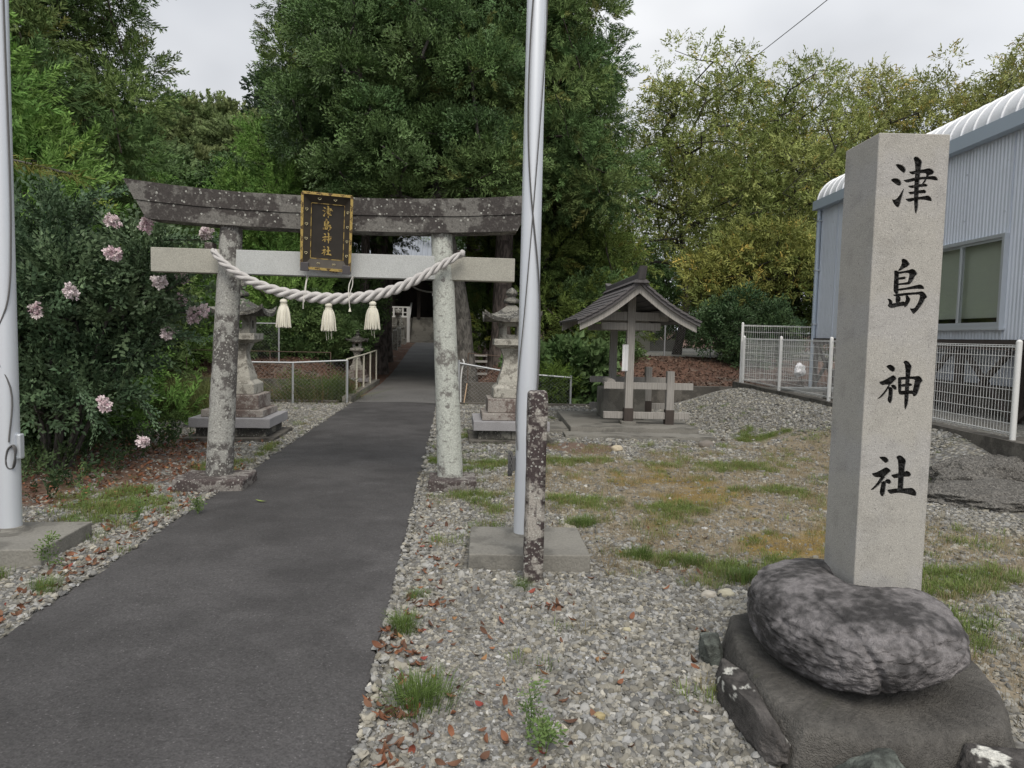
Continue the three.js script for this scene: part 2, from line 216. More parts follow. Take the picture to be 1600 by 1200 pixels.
// ---------------------------------------------------------------- ground, approach, ditch
const bump2 = (u, v, cu, cv, ru, rv) => { const a = (u - cu) / ru, b = (v - cv) / rv; return Math.exp(-(a * a + b * b)); };
const GREEN = [[1.5, 8.4, 0.55, 0.35], [3.3, 8.1, 0.6, 0.4], [1.25, 6.35, 0.4, 0.25], [2.0, 6.0, 0.6, 0.28], [2.1, 4.35, 0.55, 0.28], [1.5, 4.6, 0.22, 0.2], [0.35, 8.1, 0.35, 0.5], [0.3, 6.35, 0.3, 0.35], [1.05, 5.55, 0.2, 0.2], [1.3, 4.75, 0.18, 0.16], [2.6, 3.5, 0.5, 0.3], [3.2, 4.2, 0.5, 0.3], [4.3, 7.2, 0.4, 0.4], [3.2, 6.8, 0.4, 0.25], [-2.75, 5.9, 0.45, 0.6], [-3.0, 6.5, 0.3, 0.4], [-2.3, 9.1, 0.16, 0.5], [-2.5, 7.9, 0.28, 0.5], [-2.75, 4.4, 0.15, 0.2], [-2.5, 3.6, 0.2, 0.25], [4.6, 10.5, 0.4, 0.6], [0.3, 10.4, 0.2, 0.3], [-0.22, 8.2, 0.1, 0.4]];
function zone(u, v) {
  const n = fbm(u * 0.9, 3.1, v * 0.9, 4), n2 = fbm(u * 2.7 + 9, 1.3, v * 2.7, 4), n3 = fbm(u * 7 + 2, 6, v * 7, 3), right = ss(-0.6, -0.1, u);
  let g = 0; for (const [a, b, c, d] of GREEN) g = Math.max(g, bump2(u, v, a, b, c, d));
  const green = ss(0.3, 0.95, g * 0.9 + n2 * 1.0 + n3 * 0.6 + 0.04);
  const dry = right * ss(0.35, 0.6, bump2(u, v, 2.5, 6.9, 2.4, 2.6) * 1.0 + bump2(u, v, 2.7, 4.7, 1.4, 0.8) * 0.9 + bump2(u, v, 4.6, 9.5, 0.8, 1.6) * 0.6 + bump2(u, v, 2.7, 2.7, 0.6, 0.7) * 0.8 + n * 0.5 + n2 * 0.45);
  const moss = right * ss(0.50, 0.72, bump2(u, v, 2.3, 6.8, 1.6, 1.7) * 0.75 + bump2(u, v, 2.8, 4.9, 0.9, 0.45) * 0.7 + n2 * 0.75 + n3 * 0.25) ;
  const soil = ss(0.35, 0.65, bump2(u, v, 1.7, 9.45, 0.75, 0.55) + n2 * 0.4);
  const litter = (1 - ss(-2.75, -2.35, u)) * ss(0.25, 0.6, bump2(u, v, -4.4, 7.8, 1.9, 2.6) * 1.1 + n2 * 0.6 + n * 0.3);
  const fine = ss(0.3, 0.7, bump2(u, v, 0.1, 3.0, 0.35, 1.1) + n2 * 0.4);
  return { green, dry, moss, soil, litter, fine, n, n2, n3 };
}
function nearH(u, v) { const [x, , z] = W(u, v), Z = -z; const foot = mix(4.35, 2.95, clamp((Z - 7) / 6)); return 0.47 * ss(foot, 5.2, x) * ss(6.0, 8.4, Z) + 0.02 * fbm(u * 1.1, 8, v * 1.1, 3) * ss(0.02, 0.4, Math.abs(u + 1.22) - 0.9); }
const pathH = (v) => 0.018 + 0.98 * ss(20, 41, v);
function farH(u, v) { const d = Math.max(0, Math.abs(u + 1.22) - 1.15), w = ss(0, 1.7, d), b = 0.36 + 0.55 * ss(17, 22, v) + 0.08 * fbm(u * 0.3, 2, v * 0.3, 3); return mix(pathH(v) - 0.03, b, w * (1 - 0.0)) + 15 * ss(46, 90, v) * ss(2, -16, u) + 2.5 * ss(70, 160, v); }
function grid(us, vs, hf, uvf) { const p = [], uv = [], ix = [], n = us.length; for (const v of vs) for (const u of us) { const q = W(u, v, hf(u, v)); p.push(...q); uv.push(...(uvf ? uvf(u, v) : [q[0], q[2]])); } for (let j = 0; j < vs.length - 1; j++) for (let i = 0; i < n - 1; i++) { const a = j * n + i; ix.push(a, a + 1, a + n + 1, a, a + n + 1, a + n); } const g = new THREE.BufferGeometry(); g.setAttribute('position', new THREE.Float32BufferAttribute(p, 3)); g.setAttribute('uv', new THREE.Float32BufferAttribute(uv, 2)); g.setIndex(ix); g.computeVertexNormals(); return g; }
const span = (a, b, s) => { const n = Math.max(1, Math.round((b - a) / s)); return Array.from({ length: n + 1 }, (_, i) => a + (b - a) * i / n); };
{
  const N = 1536, S = 16, U0 = -8, V0 = -0.5, c = new Uint8Array(N * N * 4), b = new Uint8Array(N * N * 4);
  const step = 8, zs = [], nz = N / step + 2; for (let j = 0; j < nz; j++) for (let i = 0; i < nz; i++) zs.push(zone(U0 + i * step / N * S, V0 + j * step / N * S));
  const K = ['green', 'dry', 'moss', 'soil', 'litter', 'fine', 'n', 'n2'], z = {};
  for (let j = 0; j < N; j++) for (let i = 0; i < N; i++) {
    const u = U0 + i / N * S, v = V0 + j / N * S, gi = i / step | 0, gj = j / step | 0, fa = i / step - gi, fb = j / step - gj, A = zs[gj * nz + gi], B = zs[gj * nz + gi + 1], C = zs[(gj + 1) * nz + gi], D = zs[(gj + 1) * nz + gi + 1];
    for (const k of K) z[k] = mix(mix(A[k], B[k], fa), mix(C[k], D[k], fa), fb);
    const w = worley(u, v, 42, 3), w2 = worley(u, v, 90, 8), fw = pn(u + 40, v + 40, 100, 3000, 5), id = w[2];
    let t = mix(0.11, 0.38, Math.pow(id, 1.2)) * (1 - 0.65 * ss(0.25, 0.7, w[0])); if (id > 0.93) t *= 1.5; const t2 = mix(0.11, 0.33, w2[2]) * (1 - 0.4 * ss(0.35, 0.8, w2[0])); t = mix(t, t2, clamp(0.25 + z.fine * 0.75));
    const hue = hash((id * 4096) | 0, 5); let col = [t * mix(0.97, 1.06, hue), t * mix(0.98, 0.995, hue), t * mix(0.98, 0.82, hue)];
    const pat = (k) => clamp((k - 0.5) * 1.6 + 0.5 + (id - 0.5) * 0.9 + (fw - 0.5) * 0.7);
    col = mix3(col, mix3([0.17, 0.135, 0.09], [0.36, 0.3, 0.21], fw * 0.6 + w2[2] * 0.4), pat(z.dry) * z.dry * 0.75);
    col = mix3(col, mix3([0.14, 0.095, 0.025], [0.31, 0.21, 0.05], w2[2]), pat(z.moss) * z.moss * 0.95);
    col = mix3(col, mix3([0.1, 0.062, 0.045], [0.2, 0.135, 0.1], fw * 0.5 + w2[2] * 0.5), z.soil * 0.9);
    col = mix3(col, mix3([0.055, 0.032, 0.022], [0.22, 0.12, 0.075], w2[2] * 0.7 + fw * 0.3), pat(z.litter) * z.litter * 0.9);
    col = mix3(col, mix3([0.045, 0.06, 0.02], [0.15, 0.19, 0.07], fw), z.green * 0.7);
    const k = (j * N + i) * 4; c[k] = enc(col[0]); c[k + 1] = enc(col[1]); c[k + 2] = enc(col[2]); c[k + 3] = 255; b[k] = b[k + 1] = b[k + 2] = Math.round(255 * clamp((1 - w[0]) * 0.6 * (1 - z.soil * 0.7) + w2[2] * 0.2 + fw * 0.2)); b[k + 3] = 255; }
  const mk = (a, s) => { const t = new THREE.DataTexture(a, N, N); t.magFilter = THREE.LinearFilter; t.minFilter = THREE.LinearMipmapLinearFilter; t.generateMipmaps = true; t.wrapS = t.wrapT = THREE.RepeatWrapping; if (s) t.colorSpace = THREE.SRGBColorSpace; t.needsUpdate = true; return t; };
  std('gravel_ground', { roughness: 1, bumpScale: 0.012 }, { map: mk(c, true), bumpMap: mk(b, false) });
  struct('ground', grid(span(-9, 9, 0.12), span(-1.5, 15.28, 0.12), nearH, (u, v) => [(u - U0) / S, (v - V0) / S]), M.gravel_ground);
}
std('forest_floor_soil', { roughness: 1, bumpScale: 0.02 }, tex(1024, 4, (x, y, s) => { const w = worley(x / s * 90, y / s * 90, 1, 221, 90), n = pf(x, y, s, 5, 5, 223), g = pn(x, y, s, 300, 225); const c = mix3([0.06, 0.034, 0.024], [0.2, 0.105, 0.07], w[2] * 0.7 + g * 0.3), k = mix(0.75, 1.2, n); const gr = ss(0.6, 0.75, pf(x, y, s, 7, 4, 227)) * 0.5; const o = mix3(c, [0.2, 0.19, 0.16], gr); return [o[0] * k, o[1] * k, o[2] * k, w[2]]; }, true));
std('pale_gravel', { roughness: 1, bumpScale: 0.01 }, tex(512, 2, (x, y, s) => { const w = worley(x / s * 80, y / s * 80, 1, 231, 80), n = pf(x, y, s, 5, 5, 233), c = mix(0.2, 0.42, w[2]) * mix(0.85, 1.1, n); return [c, c * 0.98, c * 0.9, w[2]]; }, true));
std('lawn_soil', { roughness: 1 }, tex(512, 4, (x, y, s) => { const n = pf(x, y, s, 12, 5, 235), g = pn(x, y, s, 200, 237); const c = mix3([0.2, 0.16, 0.06], [0.27, 0.25, 0.07], n); const k = 0.8 + 0.4 * g; return [c[0] * k, c[1] * k, c[2] * k]; }));
struct('terrain', [
  grid([-160, -90, -50, -30, ...span(-20, -9, 1)], [-60, -20, -1.5, ...span(0, 15.28, 1.5)], () => 0),
  grid([...span(9, 20, 1), 30, 50, 90, 160], [-60, -20, -1.5, ...span(0, 15.28, 1.5)], (u, v) => nearH(9, v)),
  grid([-9, 0, 9], [-60, -30, -10, -1.5], () => 0),
  grid([-160, -90, -60, -40, ...span(-30, 30, 0.5), 40, 60, 90, 160], [...span(16.7, 30, 0.4), ...span(31, 60, 1.5), ...span(64, 110, 5), 140, 200, 300], farH),
], M.forest_floor_soil);
struct('ditch_bed', grid([-160, -20, 0, 20, 160], [15.2, 15.9, 16.8], () => -0.85), M.dark_concrete);
struct('gravel_lot', grid(span(1.5, 30, 1.5), span(22.6, 44, 1.5), (u, v) => farH(u, v) + 0.03), M.pale_gravel);
struct('dry_lawn', grid(span(-24, -5.5, 1), span(19.4, 27, 1), (u, v) => farH(u, v) + 0.03), M.lawn_soil);

function slab(us, v0, v1, step, hf, seed, edge) { // strip of paving with ragged edges that go down into the ground
  const p = [], ix = [], vs = span(v0, v1, step), cols = 6; const e = (v, s) => edge * (fbm(v * 1.7, s + seed, 1, 4) + 0.6 * fbm(v * 9, s + seed, 5, 2));
  vs.forEach((v) => { const a = us[0] + e(v, 1), b = us[1] + e(v, 6), y = hf(v); p.push(...W(a - 0.01, v, y - 0.05)); for (let i = 0; i < cols; i++) p.push(...W(mix(a, b, i / (cols - 1)), v, y + 0.012 * Math.sin(Math.PI * i / (cols - 1)) + (i === 0 || i === cols - 1 ? -0.006 : 0))); p.push(...W(b + 0.01, v, y - 0.05)); });
  const n = cols + 2; for (let j = 0; j < vs.length - 1; j++) for (let i = 0; i < n - 1; i++) { const a = j * n + i; ix.push(a, a + 1, a + n + 1, a, a + n + 1, a + n); }
  const g = new THREE.BufferGeometry(); g.setAttribute('position', new THREE.Float32BufferAttribute(p, 3)); g.setIndex(ix); g.computeVertexNormals(); return tri(g);
}
const road = new THREE.Group(); road.name = 'path'; road.userData.kind = 'structure'; scene.add(road);
obj('asphalt_bed', slab([-2.12, -0.33], -4, 15.2, 0.08, () => 0.018, 1, 0.07), M.asphalt, road);
obj('asphalt_bed', slab([-2.1, -0.3], 15.225, 22.2, 0.25, pathH, 2, 0.03), M.grey_asphalt, road);
obj('asphalt_bed', slab([-2.1, -0.3], 22.22, 40.2, 0.4, pathH, 3, 0.05), M.grey_asphalt, road);
{ // ditch walls and the little bridge
  const seg = (u0, u1, v, th, y0, y1) => { const g = bx(u1 - u0, y1 - y0, th, (u0 + u1) / 2, y0, -v); g.rotateY(PHI); return tri(g); };
  tag(obj('ditch_wall', [seg(-26, -2.42, 15.27, 0.14, -0.9, 0.04), seg(0.0, 6.55, 15.27, 0.14, -0.9, 0.04)], M.dark_concrete), 'low concrete kerb wall on the near side of the ditch', 'wall');
  tag(obj('ditch_wall', [seg(-26, -2.42, 16.72, 0.2, -0.9, 0.38), seg(0.0, 12, 16.72, 0.2, -0.9, 0.38)], M.dark_concrete), 'stained concrete retaining wall on the far side of the ditch', 'wall');
  tag(obj('bridge_slab', [seg(-2.42, 0.0, 16.05, 1.7, -0.3, -0.03)], M.dark_concrete), 'concrete slab carrying the path over the ditch', 'bridge');
  tag(obj('bridge_kerb', [seg(-2.34, -2.16, 18.2, 5.9, -0.05, 0.13)], M.concrete), 'long concrete kerb along the left edge of the path past the ditch', 'kerb');
}

// ---------------------------------------------------------------- gate: stone torii over the path
{
  const t = thing('torii_gate', 'weathered stone torii gate standing across the path', 'gate', W(-1.11, 6.9), PHI);
  const pillar = (s, m) => { const g = new THREE.CylinderGeometry(0.1, 0.124, 2.42, 40, 30, true); const p = g.attributes.position; for (let i = 0; i < p.count; i++) { const x = p.getX(i), y = p.getY(i), z = p.getZ(i), k = 1 + 0.03 * fbm(x * 8 + s, y * 5, z * 8, 3); p.setXYZ(i, x * k, y, z * k); } g.rotateY(Math.PI * 0.9); g.computeVertexNormals(); const uv = g.attributes.uv; for (let i = 0; i < uv.count; i++) uv.setXY(i, uv.getX(i) * 0.72, uv.getY(i) * 2.42); const q = new THREE.Matrix4().makeShear(0, 0, -s * 0.052, 0, 0, 0); g.applyMatrix4(new THREE.Matrix4().set(1, -s * 0.052, 0, s * 1.1 - s * 0.063, 0, 1, 0, 0.07 + 1.21, 0, 0, 1, 0, 0, 0, 0, 1)); return obj('pillar', g, m, t); };
  pillar(-1, M.lichen_pillar).userData.label = 'dark lichen spotted left pillar'; pillar(1, M.pale_pillar).userData.label = 'pale lichen covered right pillar';
  const f0 = worn(0.64, 0.14, 0.5, -0.02, 0.02, 0.025, 5, 3); f0.translate(-1.12, 0, 0.03); obj('foot_stone', f0, M.foot_stone, t);
  const f1 = worn(0.46, 0.14, 0.42, -0.02, 0.016, 0.025, 5, 9); f1.translate(1.12, 0, 0.03); obj('foot_stone', f1, M.foot_stone, t);
  const lintel = (y0, y1, half0, half1, d, sweep, m, name) => { const n = 48, P = [], ix = []; for (let i = 0; i <= n; i++) { const s = i / n * 2 - 1, sw = sweep * Math.pow(Math.abs(s), 2.4); for (const [yy, hl, dd] of [[y0, half0, d], [y1, half1, d + 0.02]]) for (const z of [dd / 2, -dd / 2]) P.push([s * hl + 0.0, yy + sw * (yy === y1 ? 1 : 0.75) + 0.007 * fbm(s * 6, yy * 4, z * 3, 3), z + 0.006 * fbm(s * 9, 3, z, 2)]); }
    const tris = []; const q = (a, b, c, e) => tris.push(...P[a], ...P[b], ...P[c], ...P[a], ...P[c], ...P[e]); for (let i = 0; i < n; i++) { const a = i * 4, b = a + 4; q(a, b, b + 2, a + 2); q(b + 1, a + 1, a + 3, b + 3); q(a + 2, b + 2, b + 3, a + 3); q(a + 1, b + 1, b, a); } q(1, 0, 2, 3); const e = n * 4; q(e, e + 1, e + 3, e + 2);
    let g = new THREE.BufferGeometry(); g.setAttribute('position', new THREE.Float32BufferAttribute(tris, 3)); g = toCreasedNormals(mergeVertices(g, 1e-5), 0.6); return obj(name, tri(g), m, t); };
  lintel(2.435, 2.575, 1.69, 1.77, 0.27, 0.07, M.lintel_stone, 'lower_lintel');
  lintel(2.579, 2.735, 1.78, 1.87, 0.31, 0.095, M.lintel_stone, 'top_lintel');
  const nk = (a, b, m, d) => { const g = new RoundedBoxGeometry(b - a, 0.222, d, 2, 0.006); g.translate((a + b) / 2, 2.125, 0); return obj('tie_beam', tri(g), m, t); };
  nk(-1.68, -1.045, M.yellow_granite, 0.132); nk(-1.043, 1.033, M.pale_granite, 0.14); nk(1.035, 1.68, M.yellow_granite, 0.134);
  for (const s of [-1, 1]) obj('wedge', bx(0.07, 0.06, 0.13, s * 1.165, 2.236, 0, 0.005), M.foot_stone, t);
}
const GX = (u, v, y) => { const q = W(u, v, y); return q; };
// rust run under the tablet: a stain with an outline of its own on the beam face
{ const s = new THREE.Shape(); s.moveTo(-0.035, 0.1); s.bezierCurveTo(-0.06, 0.04, -0.02, 0.0, -0.045, -0.055); s.lineTo(0.03, -0.065); s.bezierCurveTo(0.05, 0, 0.02, 0.05, 0.05, 0.1); const g = new THREE.ShapeGeometry(s, 8);
  std('rust_stain', { roughness: 0.95 }, tex(256, 0.2, (x, y, z) => { const n = pf(x * 2, y * 0.6, z, 10, 4, 241); return mix3([0.12, 0.06, 0.035], [0.36, 0.3, 0.24], ss(0.35, 0.65, n)); }));
  g.translate(0, 2.11, 0.073); const o = obj('rust_run', tri(g), M.rust_stain, scene.getObjectByName('torii_gate')); o.position.x = -0.02; o.userData.label = 'brown rust run on the tie beam under the tablet'; }
// ---------------------------------------------------------------- tablet with the shrine's name
function chaikin(l) { const o = []; const n = l.length / 2; for (let i = 0; i < n; i++) { const a = [l[i * 2], l[i * 2 + 1]], j = (i + 1) % n, b = [l[j * 2], l[j * 2 + 1]]; o.push([a[0] * 0.8 + b[0] * 0.2, a[1] * 0.8 + b[1] * 0.2], [a[0] * 0.2 + b[0] * 0.8, a[1] * 0.2 + b[1] * 0.8]); } return o; }
function strokeShape(l, k) { const s = new THREE.Shape(); chaikin(l).forEach(([x, y], i) => i ? s.lineTo(x * k, y * k) : s.moveTo(x * k, y * k)); return s; }
{
  const t = thing('name_tablet', 'black and gold framed tablet hung under the torii lintel', 'tablet', W(-1.17, 6.685, 2.405), PHI); t.rotation.set(0.2, PHI, -0.055, 'YXZ'); // top leans towards the path
  obj('board', bx(0.3, 0.5, 0.02, 0, -0.25, -0.03), M.lacquer, t);
  const w = 0.218, h = 0.335, wi = 0.148, hi = 0.248; // flared border boards
  const side = (a, b, c, d) => { const th = [0, 0, -0.014], P = [a, b, c, d], Q = P.map((p) => [p[0], p[1], p[2] - 0.014]), o = []; const q = (e, f, g, i) => o.push(...e, ...f, ...g, ...e, ...g, ...i); q(...P); q(Q[3], Q[2], Q[1], Q[0]); for (let i = 0; i < 4; i++) q(P[(i + 1) % 4], P[i], Q[i], Q[(i + 1) % 4]); const g = new THREE.BufferGeometry(); g.setAttribute('position', new THREE.Float32BufferAttribute(o, 3)); g.computeVertexNormals(); return obj('border_board', tri(g), M.tablet_frame, t); };
  const zi = -0.012, zo = 0.045; side([-w, -h, zo], [-wi, -hi, zi], [-wi, hi, zi], [-w, h, zo]); side([wi, -hi, zi], [w, -h, zo], [w, h, zo], [wi, hi, zi]); side([-wi, hi, zi], [wi, hi, zi], [w, h, zo], [-w, h, zo]); side([-w, -h, zo], [w, -h, zo], [wi, -hi, zi], [-wi, -hi, zi]);
  for (const [a, b] of [[[-w, -h], [-w, h]], [[w, -h], [w, h]], [[-w, h], [w, h]], [[-w, -h], [w, -h]]]) { const g = beam([a[0], a[1], zo - 0.002], [b[0], b[1], zo - 0.002], 0.016, 0.022); obj('gilt_edge', g, M.gold, t); }
  for (const [a, b] of [[[-wi, -hi], [-wi, hi]], [[wi, -hi], [wi, hi]], [[-wi, hi], [wi, hi]], [[-wi, -hi], [wi, -hi]]]) obj('gilt_line', beam([a[0], a[1], zi + 0.001], [b[0], b[1], zi + 0.001], 0.006, 0.006), M.gold, t);
  const heart = (x, y, z, nx, ny) => { const P = []; for (let i = 0; i < 18; i++) { const a = i / 18 * Math.PI * 2; P.push(V3(0.0011 * 16 * Math.sin(a) ** 3 * 0.8, 0.0009 * (13 * Math.cos(a) - 5 * Math.cos(2 * a) - 2 * Math.cos(3 * a)) * 0.9, 0)); } const g = new THREE.TubeGeometry(new THREE.CatmullRomCurve3(P, true), 26, 0.0022, 5, true); g.rotateX(-ny * 0.55); g.rotateY(nx * 0.68); g.translate(x, y, z); obj('heart_rivet', g, M.white_gold, t); };
  std('white_gold', { roughness: 0.4, metalness: 0.4, rgb: [0.72, 0.66, 0.42] });
  for (const s of [-1, 1]) for (const y of [-0.2, -0.07, 0.06, 0.19]) heart(s * 0.183, y, 0.024, -s, 0); for (const s of [-1, 1]) for (const x of [-0.07, 0.07]) heart(x, s * 0.291, 0.024, 0, s);
  for (const s of [-1, 1]) obj('corner_bracket', [bx(0.075, 0.08, 0.05, s * 0.19, -0.365, 0.03, 0.006)], M.verdigris, t);
  GLYPHS.forEach(([c, st], k) => obj('gilt_character', st.map((l, i) => { const g = new THREE.ExtrudeGeometry(strokeShape(l, 0.00047), { depth: 0.004, bevelEnabled: false }); g.translate(-0.004, 0.178 - k * 0.117, -0.02 + i * 0.0003); return tri(g); }), M.gold, t));
  for (const s of [-1, 1]) obj('hanger', bar([s * 0.14, 0.3, -0.02], [s * 0.14, 0.24, -0.14], 0.008), M.verdigris, t);
}
// ---------------------------------------------------------------- straw rope and tassels
{
  const pts = [[-2.2, 6.74, 2.205], [-2.1, 6.7, 2.10], [-1.9, 6.69, 1.965], [-1.64, 6.69, 1.862], [-1.36, 6.69, 1.815], [-1.06, 6.69, 1.803], [-0.78, 6.69, 1.835], [-0.53, 6.69, 1.912], [-0.3, 6.68, 2.03], [-0.12, 6.70, 2.145], [0.065, 6.72, 2.255]];
  const c = new THREE.CatmullRomCurve3(pts.map(([u, v, y]) => V3(...W(u, v, y))));
  const t = thing('sacred_rope', 'thick white twisted rope sagging between the torii pillars', 'rope'); const N = 320, fr = c.computeFrenetFrames(N, false), P = Array.from({ length: N + 1 }, (_, i) => c.getPointAt(i / N)), Lc = c.getLength();
  const up = V3(0, 1, 0);
  for (let s = 0; s < 3; s++) { const pos = [], nor = [], uv = [], ix = [], K = 10; for (let i = 0; i <= N; i++) { const f = i / N, R = mix(0.026, 0.05, Math.pow(Math.sin(Math.PI * clamp(f, 0.02, 0.98)), 0.7)), tan = fr.tangents[i], A = V3().crossVectors(tan, up).normalize(), B = V3().crossVectors(A, tan).normalize(), ang = f * Lc / 0.098 * Math.PI * 2 / 3 * 1.0 + s * Math.PI * 2 / 3; const ctr = P[i].clone().addScaledVector(A, Math.cos(ang) * R * 0.6).addScaledVector(B, Math.sin(ang) * R * 0.6);
      for (let k = 0; k <= K; k++) { const a = k / K * Math.PI * 2 + ang, n = A.clone().multiplyScalar(Math.cos(a)).addScaledVector(B, Math.sin(a)), r = R * 0.52 * (1 + 0.06 * fbm(i * 0.15, s * 5, k, 2)); pos.push(ctr.x + n.x * r, ctr.y + n.y * r, ctr.z + n.z * r); nor.push(n.x, n.y, n.z); uv.push(f * Lc, k / K * 0.17); } }
    for (let i = 0; i < N; i++) for (let k = 0; k < K; k++) { const a = i * (K + 1) + k; ix.push(a, a + K + 1, a + 1, a + 1, a + K + 1, a + K + 2); }
    const g = new THREE.BufferGeometry(); g.setAttribute('position', new THREE.Float32BufferAttribute(pos, 3)); g.setAttribute('normal', new THREE.Float32BufferAttribute(nor, 3)); g.setAttribute('uv', new THREE.Float32BufferAttribute(uv, 2)); g.setIndex(ix); obj('strand', g, M.rope, t); }
  for (const i of [0, N]) { const g = new THREE.SphereGeometry(i ? 0.036 : 0.028, 14, 10); g.scale(0.75, 1, 1); g.translate(P[i].x, P[i].y, P[i].z); obj('end_whipping', jitter(g, 0.008, 30, 3), M.rope, t); }
  const cords = [[-1.37, 2.02], [-0.955, 2.02]];
  const tk = thing('hanging_cord', 'thin white cord tying the rope to the tie beam under the tablet left corner', 'cord'); obj('cord_line', tube([[-1.375, 6.82, 2.02], [-1.37, 6.74, 1.95], [-1.372, 6.665, 1.83], [-1.372, 6.635, 1.78], [-1.375, 6.64, 1.7]].map(([u, v, y]) => W(u, v, y)), 0.005, 5, 24), M.cord, tk); obj('cord_loop', tube([[-1.36, 6.82, 2.02], [-1.365, 6.74, 1.95], [-1.36, 6.665, 1.85], [-1.365, 6.64, 1.76]].map(([u, v, y]) => W(u, v, y)), 0.004, 5, 20), M.cord, tk);
  const tk2 = thing('hanging_cord', 'thin white cord with a looped bow tying the rope below the tablet right corner', 'cord'); obj('cord_line', tube([[-0.96, 6.82, 2.02], [-0.975, 6.72, 1.93], [-0.97, 6.655, 1.84], [-0.962, 6.635, 1.78], [-0.955, 6.64, 1.71]].map(([u, v, y]) => W(u, v, y)), 0.005, 5, 24), M.cord, tk2); obj('cord_loop', tube([[-0.955, 6.82, 2.02], [-0.945, 6.72, 1.93], [-0.955, 6.655, 1.86], [-0.96, 6.64, 1.79]].map(([u, v, y]) => W(u, v, y)), 0.004, 5, 20), M.cord, tk2); obj('frayed_end', cyl(0.014, 0.004, 0.035, ...W(-0.955, 6.64, 1.685), 8), M.tassel, tk2);
  const rg = mulberry(5);
  const tassel = (u, y, label, n) => { const at = c.getPointAt(0.5); const tt = thing('tassel', label, 'tassel', W(u, 6.69, y), PHI, 'white tassels under the rope');
    const kn = new THREE.SphereGeometry(0.034, 18, 12); kn.scale(1, 0.75, 1); kn.translate(0, -0.045, 0); obj('knot', kn, M.tassel, tt); obj('neck_tie', new THREE.TorusGeometry(0.027, 0.007, 6, 16).rotateX(Math.PI / 2).translate(0, -0.074, 0), M.tassel, tt); obj('cord_line', bar([0, 0.02, 0], [0, -0.03, 0], 0.006), M.cord, tt);
    const gs = []; for (let i = 0; i < 150; i++) { const a = rg() * 6.283, q = Math.sqrt(rg()), r0 = 0.024 * q, r1 = 0.066 * q * (0.9 + 0.25 * rg()), yb = -0.27 - 0.018 * rg(), k = a + 0.15 * (rg() - 0.5); gs.push(tube([[Math.cos(a) * r0, -0.07, Math.sin(a) * r0], [Math.cos(a) * mix(r0, r1, 0.55), -0.12, Math.sin(a) * mix(r0, r1, 0.55)], [Math.cos(k) * r1, yb, Math.sin(k) * r1]], 0.0042, 4, 5)); }
    const body = new THREE.LatheGeometry([[0.022, -0.07], [0.045, -0.115], [0.055, -0.19], [0.056, -0.275], [0, -0.276]].map(([a, b]) => new THREE.Vector2(a, b)), 24); const o = obj('strands', [...gs, body], M.tassel, tt); o.userData.kind = 'stuff';
    for (let i = 0; i < n; i++) { const x = (rg() - 0.5) * 0.08, z = 0.02 * rg(); obj('loose_thread', tube([[x * 0.6, -0.2, z], [x, -0.29, z + 0.01], [x + 0.012 * (rg() - 0.5), -0.33 - 0.04 * rg(), z]], 0.0018, 4, 8), M.tassel, tt); } };
  tassel(-1.56, 1.81, 'leftmost white tassel hanging from the rope', 0); tassel(-1.155, 1.785, 'middle white tassel of the three, with long loose threads', 4); tassel(-0.755, 1.81, 'rightmost white tassel under the rope near the right pillar', 2);
}
// ---------------------------------------------------------------- name pillar, its boulder and plinth
{
  const t = thing('stone_pillar', 'tall square granite pillar carved with four black characters', 'pillar', [1.516, 0, -3.045]), B = 0.365, w = 0.3, bot = 0.2;
  let g = new RoundedBoxGeometry(w, 2.385 - bot, w, 2, 0.005); g.translate(w / 2, (2.385 + bot) / 2, -w / 2); g = clean(g);
  const ev = new Evaluator(); ev.useGroups = false; ev.attributes = ['position', 'normal', 'uv']; let A = new Brush(g); A.updateMatrixWorld();
  const place = ([cx, cy]) => [cx / 1000, B + cy / 1000];
  for (const [c, st] of GLYPHS) { const [x, y] = place(c); for (const l of st) { const e = clean(new THREE.ExtrudeGeometry(strokeShape(l, 0.001), { depth: 0.03, bevelEnabled: false })); e.translate(x, y, -0.01); const b = new Brush(e); b.updateMatrixWorld(); A = ev.evaluate(A, b, SUBTRACTION); } }
  const sg = A.geometry; obj('shaft', tri(sg), M.granite, t);
  GLYPHS.forEach(([c, st], k) => { const [x, y] = place(c); obj('carved_character', st.map((l, i) => { const e = new THREE.ExtrudeGeometry(strokeShape(l, 0.001), { depth: 0.008, bevelEnabled: false }); e.translate(x, y, -0.0155 + i * 0.0003); return tri(e); }), M.ink, t).userData.label = 'black painted carved character, number ' + ['one', 'two', 'three', 'four'][k] + ' from the top'; });
}
function facets(g, n, d, seed, hard = 0.85) { const r = mulberry(seed * 1000 | 0), p = g.attributes.position, D = Array.from({ length: n }, () => { const z = r() * 2 - 1, a = r() * 6.283, q = Math.sqrt(1 - z * z); return [q * Math.cos(a), z, q * Math.sin(a), d * (0.9 + 0.2 * r())]; }); for (let i = 0; i < p.count; i++) { let x = p.getX(i), y = p.getY(i), z = p.getZ(i); for (const [a, b, c, e] of D) { const t = a * x + b * y + c * z - e; if (t > 0) { x -= a * t * hard; y -= b * t * hard; z -= c * t * hard; } } p.setXYZ(i, x, y, z); } return g; }
